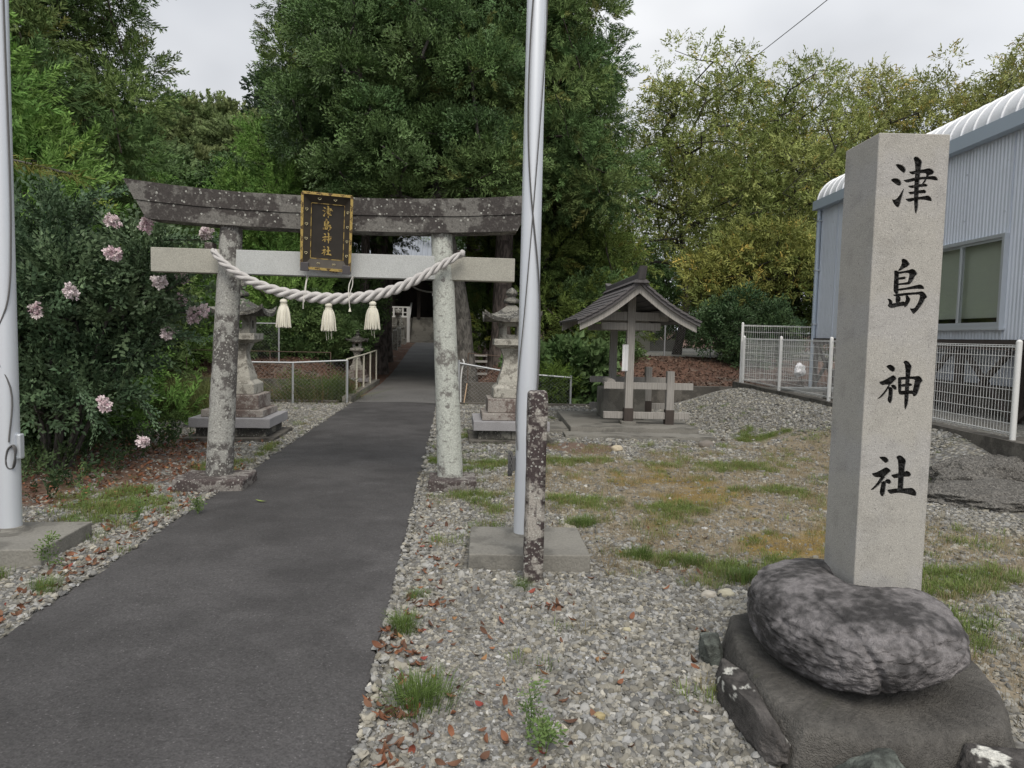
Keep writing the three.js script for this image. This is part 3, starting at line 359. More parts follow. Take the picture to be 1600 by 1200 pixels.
function boulder(rx, ry, rz, o = {}) { let g = new THREE.IcosahedronGeometry(1, o.detail || 24); g.deleteAttribute('uv'); g.deleteAttribute('normal'); g = mergeVertices(g, 1e-4); const p = g.attributes.position, e = o.e || 2.6, s = o.seed || 0; for (let i = 0; i < p.count; i++) { const x = p.getX(i), y = p.getY(i), z = p.getZ(i), h = Math.hypot(x, z), k = 1 / Math.pow(h ** e + Math.abs(y) ** e, 1 / e); p.setXYZ(i, x * k, y * k, z * k); } if (o.facets) facets(g, o.facets, o.cut || 0.86, s + 1, o.hard); for (let i = 0; i < p.count; i++) { const x = p.getX(i), y = p.getY(i), z = p.getZ(i), d = 1 + (o.amp ?? 0.09) * fbm(x * 1.3 + s, y * 1.3, z * 1.3 + s, 3) + (o.fine ?? 0.03) * fbm(x * 6 + s, y * 6, z * 6, 4) - (o.ridge || 0) * Math.max(0, 0.12 - Math.abs(fbm(x * 2.2 + s, y * 2.2, z * 2.2, 4))) * 8 * 0.12 + (o.f ? o.f(x, y, z) : 0); p.setXYZ(i, x * d * rx, y * d * ry, z * d * rz); } g.computeVertexNormals(); return g; }
function mottle(g, fn) { const p = g.attributes.position, c = new Float32Array(p.count * 3); for (let i = 0; i < p.count; i++) { const q = fn(p.getX(i), p.getY(i), p.getZ(i)); c[i * 3] = q[0] * 2; c[i * 3 + 1] = q[1] * 2; c[i * 3 + 2] = q[2] * 2; } g.setAttribute('color', new THREE.BufferAttribute(c, 3)); return g; }
const rockTone = (x, y, z) => { const n = fbm(x * 5, y * 5, z * 5, 4), b = fbm(x * 3 + 4, (y + x * 0.25) * 22, z * 3, 3), f = fbm(x * 26, y * 26, z * 26, 3); let c = mix(0.03, 0.19, ss(-0.35, 0.4, n * 0.8 + b * 0.3 + f * 0.6)); const sp = ss(0.32, 0.5, fbm(x * 34 + 3, y * 34, z * 34, 2)) * ss(-0.1, 0.3, n); c = mix(c, 0.32, sp * 0.6); return [c * 1.03, c * 0.975, c * 0.99]; };
const greenTone = (x, y, z) => { const n = fbm(x * 8, y * 8, z * 8, 5), f = fbm(x * 40, y * 40, z * 40, 2), c = mix(0.035, 0.15, ss(-0.4, 0.5, n + f * 0.4)); return [c * 0.93, c * 1.05, c * 0.94]; };
const blackTone = (x, y, z) => { const n = fbm(x * 7, y * 7, z * 7, 5), f = fbm(x * 45, y * 45, z * 45, 3), w = ss(0.3, 0.36, fbm(x * 7 + 8, y * 9, z * 7, 3) + f * 0.4), c = mix(0.025, 0.1, ss(-0.4, 0.5, n + f * 0.4)); return mix3([c * 1.06, c * 0.98, c * 0.93], [0.56, 0.56, 0.52], w); };
const mortarTone = (x, y, z) => { const n = fbm(x * 4, y * 4, z * 4, 5), f = fbm(x * 50, y * 50, z * 50, 3), m = ss(0.25, 0.45, fbm(x * 9 + 5, y * 9, z * 9, 4)), c = mix(0.05, 0.115, ss(-0.5, 0.5, n + f * 0.5)); return mix3([c * 1.04, c * 0.99, c * 0.9], [0.05, 0.055, 0.03], m * 0.5); };
{
  let g = boulder(0.385, 0.16, 0.55, { e: 3.0, seed: 9.7, amp: 0.05, fine: 0.024, ridge: 0.2, facets: 9, cut: 0.92, hard: 0.5, detail: 64, f: (x, y, z) => -0.045 * Math.exp(-(((x + 0.3 + 0.15 * y) / 0.03) ** 2)) * ss(0.0, 0.4, z) }); g.rotateZ(0.075); g.translate(1.45, 0.322, -2.96);
  { const p = g.attributes.position; for (let i = 0; i < p.count; i++) { const x = p.getX(i), y = p.getY(i), z = p.getZ(i); if (y > 0.28) p.setY(i, y - 0.095 * ss(0.3, 0.4, y) * Math.exp(-(((x - 1.66) / 0.165) ** 4) - ((z + 3.12) / 0.15) ** 4)); } g.computeVertexNormals(); }
  tag(obj('boulder', tri(mottle(g, rockTone)), M.rock), 'rounded purple grey boulder holding up the carved pillar', 'boulder');
  const ring = [[1.04, -3.2], [1.01, -2.9], [0.99, -2.6], [1.04, -2.38], [1.3, -2.31], [1.55, -2.35], [1.74, -2.39], [1.86, -2.55], [1.95, -2.75], [2.0, -3.0], [1.95, -3.3], [1.7, -3.5], [1.3, -3.48], [1.1, -3.38]];
  const cx = 1.48, cz = -2.9; const lv = [[-0.05, 1.1], [0.0, 1.09], [0.06, 1.06], [0.11, 1.035], [0.145, 1.01], [0.162, 0.985], [0.168, 0.94], [0.17, 0.85], [0.172, 0.7], [0.173, 0.5], [0.174, 0.25]]; const P = [], ix = [], n = 260; const cc = new THREE.CatmullRomCurve3(ring.map(([x, z]) => V3(x, 0, z)), true, 'catmullrom', 0.15);
  for (const [y, k] of lv) for (let i = 0; i < n; i++) { const q = cc.getPointAt(i / n), m = 0.05 * fbm(q.x * 7, y * 12, q.z * 7, 5) * (y < 0.165 ? 1 : 0.15); P.push(cx + (q.x - cx) * (k + m), y + 0.014 * fbm(q.x * k * 5, 3, q.z * k * 5, 4), cz + (q.z - cz) * (k + m)); }
  for (let j = 0; j < lv.length - 1; j++) for (let i = 0; i < n; i++) { const a = j * n + i, b = j * n + (i + 1) % n; ix.push(a, a + n, b + n, a, b + n, b); } const c0 = P.length / 3; P.push(cx, 0.174, cz); const L = (lv.length - 1) * n; for (let i = 0; i < n; i++) ix.push(L + i, c0, L + (i + 1) % n);
  const pg = new THREE.BufferGeometry(); pg.setAttribute('position', new THREE.Float32BufferAttribute(P, 3)); pg.setIndex(ix); pg.computeVertexNormals(); tag(obj('plinth', tri(mottle(pg, mortarTone)), M.mortar), 'dark mortared plinth slab under the boulder', 'plinth');
  const rock = (tone, m, label, x, y, z, rx, ry, rz, seed, turn) => { const g = boulder(rx, ry, rz, { e: 5, seed, amp: 0.16, fine: 0.06, facets: 16, cut: 0.82, hard: 0.95, detail: 26 }); g.rotateY(turn); g.translate(x, y, z); tag(obj('edge_stone', tri(mottle(g, tone)), m), label, 'rock'); };
  rock(greenTone, M.green_rock, 'small dark green stone at the left corner of the plinth', 0.955, 0.055, -3.22, 0.06, 0.085, 0.075, 1.1, 0.5);
  rock(blackTone, M.black_rock, 'dark rock with white patches along the left side of the plinth', 0.965, 0.035, -2.72, 0.085, 0.115, 0.36, 7.4, 0.03);
  rock(greenTone, M.green_rock, 'broad green grey stone in front of the plinth', 1.2, 0.05, -2.21, 0.17, 0.11, 0.11, 3.3, 0.1);
  rock(blackTone, M.black_rock, 'blackish rock at the front right corner of the plinth', 1.74, 0.05, -2.26, 0.26, 0.1, 0.15, 5.6, -0.25);
}
// ---------------------------------------------------------------- flagpoles, leaning marker post
function flagpole(x, z, label, baseLabel, side, rot) {
  const b = obj('pole_base', (() => { const g = worn(0.78, 0.13, 0.66, -0.02, 0.006, 0.012, 5, x + 9); return g; })(), M.concrete); b.position.set(x + side[0], 0, z + side[1]); b.rotation.y = rot; tag(b, baseLabel, 'base');
  const t = thing('flagpole', label, 'flagpole', [x, 0.105, z]);
  obj('shaft', (() => { const g = new THREE.CylinderGeometry(0.055, 0.071, 8.5, 40, 1); g.translate(0, 4.25, 0); return g; })(), M.aluminium, t);
  obj('mortar_collar', new THREE.LatheGeometry([[0.15, -0.005], [0.13, 0.012], [0.09, 0.03], [0.072, 0.045]].map(([a, c]) => new THREE.Vector2(a, c)), 30), M.concrete, t);
  return t;
}
{
  const a = flagpole(0.105, -4.82, 'white metal flagpole right of the torii behind a short stone post', 'square concrete block under the right flagpole', [0.02, 0.05], 0.04);
  const P = []; for (let i = 0; i <= 40; i++) { const y = 0.75 + i / 40 * 6, k = Math.sin(i * 0.5) * 0.15, ang = 0.2 + 0.9 * Math.sin(i * 0.28 + 0.4) + k; P.push([Math.sin(ang) * 0.078, y, Math.cos(ang) * 0.078]); } obj('halyard', tube(P, 0.0055, 5, 160), M.grey_cord, a);
  obj('halyard', tube([[-0.06, 0.62, 0.05], [-0.075, 0.9, 0.03], [-0.03, 1.6, 0.075], [0.03, 2.6, 0.07], [0.066, 3.4, 0.03], [0.07, 4.5, 0.0]], 0.004, 5, 60), M.grey_cord, a);
  obj('cleat', [bx(0.025, 0.1, 0.045, -0.083, 0.47, 0.0, 0.008), bx(0.02, 0.16, 0.022, -0.1, 0.44, 0, 0.008)], M.grey_cord, a);
  obj('cord_coil', tube(Array.from({ length: 40 }, (_, i) => [-0.105 + 0.014 * Math.sin(i * 1.7), 0.52 + 0.085 * Math.cos(i * 0.62), 0.0 + 0.025 * Math.sin(i * 0.62)]), 0.0045, 5, 160), M.grey_cord, a);
  const b = flagpole(-3.345, -4.68, 'white metal flagpole at the left edge of the picture', 'concrete block under the left flagpole', [0.02, 0.07], 0.1);
  obj('halyard', tube([[0.05, 0.62, 0.06], [0.065, 0.95, 0.045], [-0.02, 1.25, 0.075], [0.06, 1.55, 0.05], [0.07, 2.0, 0.02], [0.067, 3.5, 0.03], [0.062, 6, 0.03]], 0.0055, 5, 90), M.grey_cord, b);
  obj('cleat', [bx(0.03, 0.17, 0.05, 0.083, 0.5, 0.0, 0.012)], M.sash, b);
  obj('cord_coil', tube(Array.from({ length: 30 }, (_, i) => [0.06 + 0.03 * Math.sin(i * 0.7 + 0.3), 0.52 + 0.08 * Math.cos(i * 0.7), 0.055 + 0.012 * Math.sin(i * 1.3)]), 0.0045, 5, 120), M.grey_cord, b);
  let g = new RoundedBoxGeometry(0.118, 1.22, 0.118, 4, 0.02); g = jitter(subdivided(g, 0.05), 0.008, 9, 2); g.translate(0, 0.56, 0); const o = obj('marker_post', tri(g), M.post_stone); o.position.set(0.155, 0, -4.27); o.rotation.y = 0.03; tag(o, 'short square concrete post with dark stains before the right flagpole', 'post');
}
// ---------------------------------------------------------------- stone lanterns
function lantern(pos, turn, label, group) {
  const t = thing('stone_lantern', label, 'lantern', pos, turn, group);
  obj('ground_slab', worn(1.18, 0.07, 1.2, -0.02, 0.008, 0.012, 5, 2), M.dark_concrete, t);
  for (let k = 0; k < 4; k++) { const a = k * Math.PI / 2; for (let i = 0; i < 2; i++) { const g = bx(0.455, 0.125, 0.12, (i - 0.5) * 0.46, 0.05, 0.4, 0.012); g.rotateY(a); obj('base_block', g, M.dark_lantern_stone, t); } }
  obj('platform', worn(1.06, 0.128, 1.06, 0.178, 0.002, 0.008), M.grey_plinth, t);
  obj('step', worn(0.82, 0.1, 0.82, 0.307, 0.006, 0.014, 5, 4), M.red_step_stone, t);
  obj('step', worn(0.66, 0.2, 0.66, 0.408, 0.006, 0.014, 5, 6), M.red_step_stone, t);
  obj('step', [worn(0.5, 0.14, 0.5, 0.61, 0.006, 0.012, 5, 8), frustum(0.49, 0.49, 0.38, 0.38, 0.045, 0.75)], M.lantern_stone, t);
  const prof = [[0.365, 0.79], [0.36, 0.84], [0.3, 0.94], [0.235, 1.05], [0.205, 1.14], [0.21, 1.2], [0.265, 1.27], [0.29, 1.285], [0.29, 1.315]];
  obj('shaft', prof.slice(0, -1).map(([a, y], i) => { const [b, y2] = prof[i + 1]; return frustum(a, a, b, b, y2 - y, y); }), M.lantern_stone, t);
  obj('shelf', [frustum(0.32, 0.32, 0.5, 0.5, 0.045, 1.315), bx(0.5, 0.09, 0.5, 0, 1.36, 0, 0.008)], M.lantern_stone, t);
  const fb = []; const H = 0.17, y0 = 1.452, y1 = 1.69; // fire box with an opening in each face
  for (let k = 0; k < 4; k++) { const a = k * Math.PI / 2; const add = (g) => { g.rotateY(a); fb.push(tri(g)); }; add(bx(0.1, y1 - y0, 0.05, -H + 0.05, y0, H - 0.025)); add(bx(0.1, y1 - y0, 0.05, H - 0.05 - 0.0, y0, H - 0.0251)); add(bx(0.142, 0.06, 0.048, 0, y0, H - 0.025)); add(bx(0.142, 0.06, 0.048, 0, y1 - 0.06, H - 0.025)); const f = bx(0.02, 0.118, 0.02, 0, y0 + 0.06, H - 0.03); if (k % 2) add(f); }
  obj('fire_box', fb, M.lantern_stone, t);
  { const n = 16, P = [], ix = []; // roof with lifted corners
    const hgt = (x, z) => { const m = Math.max(Math.abs(x), Math.abs(z)), c = Math.abs(x) * Math.abs(z); return 0.24 * Math.pow(1 - m, 1.35) + 0.115 * Math.pow(c, 3); };
    for (let s = 0; s < 2; s++) for (let j = 0; j <= n; j++) for (let i = 0; i <= n; i++) { const x = i / n * 2 - 1, z = j / n * 2 - 1; P.push(x * 0.4, 1.69 + (s ? 0.05 + hgt(x, z) : 0.1 * Math.pow(Math.abs(x * z), 3)), z * 0.4); }
    const m = n + 1, o = m * m; for (let j = 0; j < n; j++) for (let i = 0; i < n; i++) { const a = j * m + i; ix.push(a, a + 1, a + m, a + 1, a + m + 1, a + m); ix.push(o + a, o + a + m, o + a + 1, o + a + 1, o + a + m, o + a + m + 1); }
    for (let i = 0; i < n; i++) { const e = (a, b) => ix.push(a, a + o, b, b, a + o, b + o); e(i, i + 1); e(n * m + i + 1, n * m + i); e((i + 1) * m, i * m); e(i * m + n, (i + 1) * m + n); }
    let g = new THREE.BufferGeometry(); g.setAttribute('position', new THREE.Float32BufferAttribute(P, 3)); g.setIndex(ix); g = toCreasedNormals(g, 0.7); obj('roof', tri(g), M.dark_lantern_stone, t); }
  obj('finial', new THREE.LatheGeometry([[0.1, 1.96], [0.12, 1.99], [0.1, 2.02], [0.06, 2.04], [0.055, 2.055], [0.08, 2.085], [0.085, 2.12], [0.06, 2.155], [0.02, 2.18], [0, 2.19]].map(([a, b]) => new THREE.Vector2(a, b)), 20), M.dark_lantern_stone, t);
  return t;
}
lantern(W(-2.98, 10.25), PHI, 'stone lantern on stepped base left of the path behind the torii', 'pair of stone lanterns flanking the path');
lantern(W(0.82, 10.25), PHI, 'stone lantern on stepped base half hidden by the right flagpole', 'pair of stone lanterns flanking the path');
{ const l = lantern(W(-2.75, 20.6, farH(-2.75, 20.6) - 0.12), PHI, 'small far stone lantern before the dark cedar trunks', null); l.scale.set(0.72, 0.74, 0.72); }
// ---------------------------------------------------------------- roofed well
{
  const X = 1.86, Z = -12.2, t = thing('well_shelter', 'small weathered wooden gabled roof over an old well', 'shelter', [X, 0, Z], 0.03);
  obj('slab', worn(2.0, 0.15, 2.35, -0.03, 0.005, 0.014, 5, 3), M.concrete, t).position.set(0.02, 0, 0.1);
  const st = worn(2.25, 0.1, 0.42, -0.045, 0.005, 0.014, 5, 8); st.translate(0.02, 0, 1.53); obj('front_step', st, M.concrete, t);
  const sw = worn(0.55, 0.1, 1.0, -0.04, 0.005, 0.014, 5, 11); sw.translate(-1.26, 0, 0.65); obj('side_paving', sw, M.concrete, t);
  for (const z of [0.78, -0.78]) { obj('post', bx(0.125, 2.05, 0.125, 0, 0.2, z, 0.008), M.grey_wood, t); obj('post_shoe', bx(0.15, 0.26, 0.15, 0, 0.12, z, 0.006), M.dark_wood, t); obj('post_foot', bx(0.24, 0.06, 0.24, 0, 0.11, z, 0.015), M.concrete, t);
    obj('short_post', bx(0.12, 0.86, 0.12, 0.68, 0.12, z + (z > 0 ? -0.05 : -0.1), 0.008), M.grey_wood, t); obj('post_shoe', bx(0.14, 0.24, 0.14, 0.68, 0.115, z + (z > 0 ? -0.05 : -0.1), 0.005), M.dark_wood, t);
    obj('upper_rail', bx(1.45, 0.11, 0.07, 0.33, 0.68, z + (z > 0 ? -0.05 : -0.1) + 0.0, 0.006), M.grey_wood, t); obj('lower_rail', bx(1.4, 0.11, 0.07, 0.31, 0.2, z + (z > 0 ? -0.05 : -0.1), 0.006), M.grey_wood, t);
    obj('tie_rail', bx(1.2, 0.14, 0.1, 0.0, 1.78, z - 0.02, 0.008), M.grey_wood, t); obj('cross_arm', bx(0.95, 0.12, 0.09, 0.0, 1.63, z + 0.0, 0.008), M.grey_wood, t); }
  obj('ridge_purlin', bx(0.12, 0.14, 2.5, 0, 2.18, 0), M.dark_wood, t); for (const s of [-1, 1]) obj('eave_purlin', bx(0.1, 0.11, 2.4, s * 0.5, 1.84, 0), M.grey_wood, t);
  { const g = new THREE.CylinderGeometry(0.075, 0.075, 0.5, 18); g.rotateX(Math.PI / 2); g.translate(-0.28, 0.77, 0.5); obj('winding_log', g, M.grey_wood, t); }
  const well = worn(0.72, 0.52, 0.72, 0.12, 0.008, 0.02, 5, 13); well.translate(0.05, 0, -0.2); obj('well_curb', well, M.concrete, t);
  // roof: concave slopes of overlapping courses
  const prof = (s) => { const x = 0.93 * s; return [x, 2.36 - 0.62 * s - 0.055 * Math.sin(Math.PI * s) ]; }; const n = 9;
  for (const sd of [-1, 1]) for (let i = 0; i < n; i++) { const [x0, y0] = prof(i / n), [x1, y1] = prof((i + 1.12) / n), g = new THREE.BoxGeometry(Math.hypot(x1 - x0, y1 - y0), 0.03, 2.92); g.rotateZ(Math.atan2(y1 - y0, x1 - x0) + 0.09); g.translate((x0 + x1) / 2, (y0 + y1) / 2 + 0.028 - 0.0 * i, 0); if (sd < 0) g.scale(-1, 1, 1); if (sd < 0) { const ix = g.index.array; for (let k = 0; k < ix.length; k += 3) { const q = ix[k]; ix[k] = ix[k + 1]; ix[k + 1] = q; } g.computeVertexNormals(); } obj('roof_course', tri(g), M.roof_shingle, t); }
  for (const sd of [-1, 1]) for (const z of [1.36, -1.36]) { const s = new THREE.Shape(), up = [], dn = []; for (let i = 0; i <= 10; i++) { const [x, y] = prof(i / 10 * 0.96); up.push([sd * x, y + 0.0]); dn.push([sd * x, y - 0.17 + 0.02 * i / 10]); } [...up, ...dn.reverse()].forEach(([x, y], i) => i ? s.lineTo(x, y) : s.moveTo(x, y)); const g = new THREE.ExtrudeGeometry(s, { depth: 0.045, bevelEnabled: false }); g.translate(0, 0, z - 0.022); obj('barge_board', tri(g), M.grey_wood, t);
    const u2 = new THREE.Shape(); const a = [], b = []; for (let i = 0; i <= 10; i++) { const [x, y] = prof(i / 10); a.push([sd * x, y + 0.012]); b.push([sd * x, y - 0.045]); } [...a, ...b.reverse()].forEach(([x, y], i) => i ? u2.lineTo(x, y) : u2.moveTo(x, y)); const g2 = new THREE.ExtrudeGeometry(u2, { depth: 0.05, bevelEnabled: false }); g2.translate(0, 0, z + (z > 0 ? 0.024 : -0.074)); obj('verge_board', tri(g2), M.roof_shingle, t); }
  { const P = []; const s = new THREE.Shape(); s.moveTo(-1.5, 0.02); s.lineTo(1.5, 0.02); s.lineTo(1.6, 0.2); s.quadraticCurveTo(1.4, 0.1, 1.2, 0.095); s.lineTo(-1.2, 0.095); s.quadraticCurveTo(-1.4, 0.1, -1.6, 0.17); s.closePath(); const g = new THREE.ExtrudeGeometry(s, { depth: 0.1, bevelEnabled: true, bevelSize: 0.008, bevelThickness: 0.008, bevelSegments: 1 }); g.rotateY(-Math.PI / 2); g.translate(0.05, 2.37, 0); obj('ridge_cap', tri(g), M.roof_shingle, t); obj('ridge_board', [frustum(0.26, 3.0, 0.16, 3.0, 0.05, 2.335)], M.roof_shingle, t); }
  const tw = thing('hand_towel', 'white towel hanging from the well shelter front post', 'towel', [1.80, 0.98, -11.345]); { const g = new THREE.PlaneGeometry(0.1, 0.42, 8, 14); const p = g.attributes.position; for (let i = 0; i < p.count; i++) p.setZ(i, 0.012 * Math.sin(p.getX(i) * 90) + 0.006 * fbm(p.getX(i) * 20, p.getY(i) * 8, 1, 2)); const g2 = g.clone(); g2.translate(0, 0, -0.018); g.translate(0, 0.21, 0); g2.translate(0.004, 0.2, 0); for (const q of [g, g2]) q.computeVertexNormals(); obj('cloth', [g, g2], M.plastic_white, tw); obj('string', tube([[-0.03, 0.41, 0], [0.0, 0.5, -0.005], [0.05, 0.56, -0.02]], 0.004, 5), M.grey_cord, tw); }
}
// ---------------------------------------------------------------- steel-clad building on the right
{
  const t = thing('steel_building', 'pale blue grey corrugated steel building behind the white fence', 'building', [6.86, 0, 0]); const zF = -16.2, zN = -3.0;
  const panel = (z0, z1, y0, y1, x, pitch) => { const s = new THREE.Shape(), n = Math.round((z1 - z0) / pitch); const f = [], k = []; for (let i = 0; i <= n * 4; i++) { const q = i / 4 % 1; f.push([z0 + (z1 - z0) * i / (n * 4), q >= 0.5 ? 0.012 : 0]); } f.forEach(([a, d], i) => i ? s.lineTo(a, d) : s.moveTo(a, d)); s.lineTo(z1, -0.006); s.lineTo(z0, -0.006); const g = new THREE.ExtrudeGeometry(s, { depth: y1 - y0, bevelEnabled: false }); g.rotateX(-Math.PI / 2); g.rotateY(Math.PI / 2); /* along +x->-z */ return [g, x, y0]; };
  const put = (name, z0, z1, y0, y1, x = 0, pitch = 0.076) => { const [g] = panel(-z1, -z0, y0, y1, x, pitch); // local x along -z, outward -> -x
    g.translate(x, y0, 0); return obj(name, tri(g), M.siding, t); };
  // window hole between z -11.95 and -9.98, y 1.78..3.05
  const W0 = -11.95, W1 = -9.98, Y0 = 1.78, Y1 = 3.06; const cuts = [zF, -15.3, -14.4, -13.5, -12.6, W0, -10.97, W1, -9.1, -8.2, -7.3, -6.4, -5.5, -4.6, -3.7, zN];
  for (let i = 0; i < cuts.length - 1; i++) { const a = cuts[i] + 0.003, b = cuts[i + 1] - 0.003; if (cuts[i] >= W0 && cuts[i + 1] <= W1) { put('siding_panel', a, b, 1.6, Y0); put('siding_panel', a, b, Y1, 4.56); } else put('siding_panel', a, b, 1.6, 4.56); if (i % 2 === 0) obj('lap_seam', bx(0.022, 2.95, 0.012, -0.012, 1.6, cuts[i + 1]), M.siding, t); }
  for (let z = zF + 0.5; z < -5; z += 0.9) for (const y of [2.1, 2.75, 3.4, 4.1]) if (!(z > W0 - 0.1 && z < W1 + 0.1 && y > Y0 && y < Y1)) { const g = new THREE.SphereGeometry(0.012, 6, 4); g.translate(-0.013, y, z + 0.2); obj('screw', g, M.sash, t); }
  obj('back_wall', [bx(0.08, 0.18, 13.2, 0.07, 1.6, -9.6), bx(0.08, 1.5, 13.2, 0.07, Y1, -9.6), bx(0.08, Y1 - 1.78, W0 - zF, 0.07, 1.78, (W0 + zF) / 2), bx(0.08, Y1 - 1.78, zN - W1, 0.07, 1.78, (zN + W1) / 2), bx(7, 2.9, 0.1, 3.6, 1.62, zF + 0.1), bx(7, 2.9, 0.1, 3.6, 1.62, zN - 0.1), bx(0.1, 2.9, 13, 7.1, 1.62, -9.6), bx(7, 0.1, 13.2, 3.6, 1.52, -9.6)], M.room_dark, t);
  obj('roof_deck', bx(6.4, 0.1, 13.2, 3.9, 5.1, -9.6), M.roof_steel, t);
  { const R = 0.66, n = 12, P = [], ix = []; for (let i = 0; i <= n; i++) { const a = i / n * Math.PI / 2, x = -0.1 + R - R * Math.cos(a), y = 4.6 + 0.62 * Math.sin(a); P.push(x, y, zF, x, y, zN); } for (let i = 0; i < n; i++) { const a = i * 2; ix.push(a, a + 1, a + 3, a, a + 3, a + 2); } const g = new THREE.BufferGeometry(); g.setAttribute('position', new THREE.Float32BufferAttribute(P, 3)); g.setIndex(ix); g.computeVertexNormals(); obj('curved_eave', tri(g), M.roof_steel, t);
    for (let z = zF + 0.02; z < zN; z += 0.3) { const pts = []; for (let i = 0; i <= 8; i++) { const a = i / 8 * Math.PI / 2; pts.push([-0.1 + R - (R + 0.004) * Math.cos(a), 4.6 + 0.624 * Math.sin(a), z]); } obj('eave_rib', tube(pts, 0.021, 6, 12), M.roof_steel, t); } }
  { const s = new THREE.Shape(); s.moveTo(0.56, 5.2); for (let i = 0; i <= 10; i++) { const a = i / 10 * Math.PI / 2; s.lineTo(-0.1 + 0.66 - 0.655 * Math.cos(a) , 4.6 + 0.615 * Math.sin(a)); } s.lineTo(0.56, 4.6); const s2 = new THREE.Shape(); s2.moveTo(-0.095, 4.6); for (let i = 1; i <= 10; i++) { const a = i / 10 * Math.PI / 2; s2.lineTo(0.56 - 0.655 * Math.cos(a), 4.6 + 0.615 * Math.sin(a)); } s2.lineTo(0.56, 4.6); const g = new THREE.ExtrudeGeometry(s2, { depth: 0.02, bevelEnabled: false }); g.translate(0, 0, zF - 0.01); obj('eave_end', tri(g), M.roof_steel, t); }
  obj('fascia', [bx(0.03, 0.17, 13.3, -0.16, 4.46, -9.6), bx(0.14, 0.02, 13.3, -0.09, 4.46, -9.6), bx(0.02, 0.03, 13.3, -0.165, 4.63, -9.6)], M.trim_steel, t);
  obj('downpipe', [cyl(0.045, 0.045, 4.0, -0.07, 0.48, zF + 0.08, 12)], M.trim_steel, t); for (const y of [1.9, 3.1, 4.2]) obj('pipe_clip', bx(0.11, 0.03, 0.11, -0.06, y, zF + 0.08), M.sash, t);
  obj('sill_beam', bx(0.12, 0.13, 13.2, -0.02, 1.465, -9.6), M.dark_wood, t);
  put('lower_panel', zF + 0.3, -11.0, 0.9, 1.46, 0.45); put('lower_panel', -11.0, zN, 0.9, 1.46, 0.45); obj('lower_wall', bx(0.1, 0.5, 13, 0.42, 0.42, -9.6), M.dark_concrete, t);
  for (let z = zF + 0.1; z < zN; z += 1.3) { obj('stilt_post', bx(0.1, 1.02, 0.1, 0.0, 0.45, z, 0.006), M.dark_wood, t); obj('brace', beam([-0.06, 0.5, z + 0.08], [-0.06, 1.44, z + 1.2], 0.05, 0.07), M.dark_wood, t); obj('brace', beam([0.0, 0.5, z + 1.2], [0.0, 1.44, z + 0.08], 0.05, 0.07), M.dark_wood, t); }
  const win = obj('window', [bx(0.1, 0.05, W1 - W0 + 0.04, -0.03, Y0 - 0.02, (W0 + W1) / 2), bx(0.1, 0.05, W1 - W0 + 0.04, -0.03, Y1 - 0.03, (W0 + W1) / 2), bx(0.1, Y1 - Y0 - 0.06, 0.05, -0.03, Y0 + 0.03, W0 + 0.01), bx(0.1, Y1 - Y0 - 0.06, 0.05, -0.03, Y0 + 0.03, W1 - 0.01), bx(0.13, 0.025, W1 - W0 + 0.1, -0.035, Y0 - 0.046, (W0 + W1) / 2)], M.sash, t); const mid = (W0 + W1) / 2;
  for (const [a, b, x] of [[W0 + 0.04, mid + 0.02, -0.005], [mid - 0.02, W1 - 0.04, -0.04]]) { obj('sash_frame', [bx(0.025, 0.035, b - a, x, Y0 + 0.032, (a + b) / 2), bx(0.025, 0.035, b - a, x, Y1 - 0.067, (a + b) / 2), bx(0.025, Y1 - Y0 - 0.135, 0.035, x, Y0 + 0.068, a + 0.017), bx(0.025, Y1 - Y0 - 0.135, 0.035, x, Y0 + 0.068, b - 0.017)], M.sash, win); obj('pane', bx(0.005, Y1 - Y0 - 0.14, b - a - 0.07, x, Y0 + 0.07, (a + b) / 2), M.glass, win); }
  const slat = bx(0.004, 0.027, W1 - W0 - 0.1, 0, 0, 0); const sl = []; for (let y = Y0 + 0.14; y < Y1 - 0.05; y += 0.026) { const g = slat.clone(); g.rotateZ(0.35); g.translate(0.09, y, mid); sl.push(g); } const bl = obj('blind', sl, M.blind, t); bl.userData.kind = 'stuff';
}
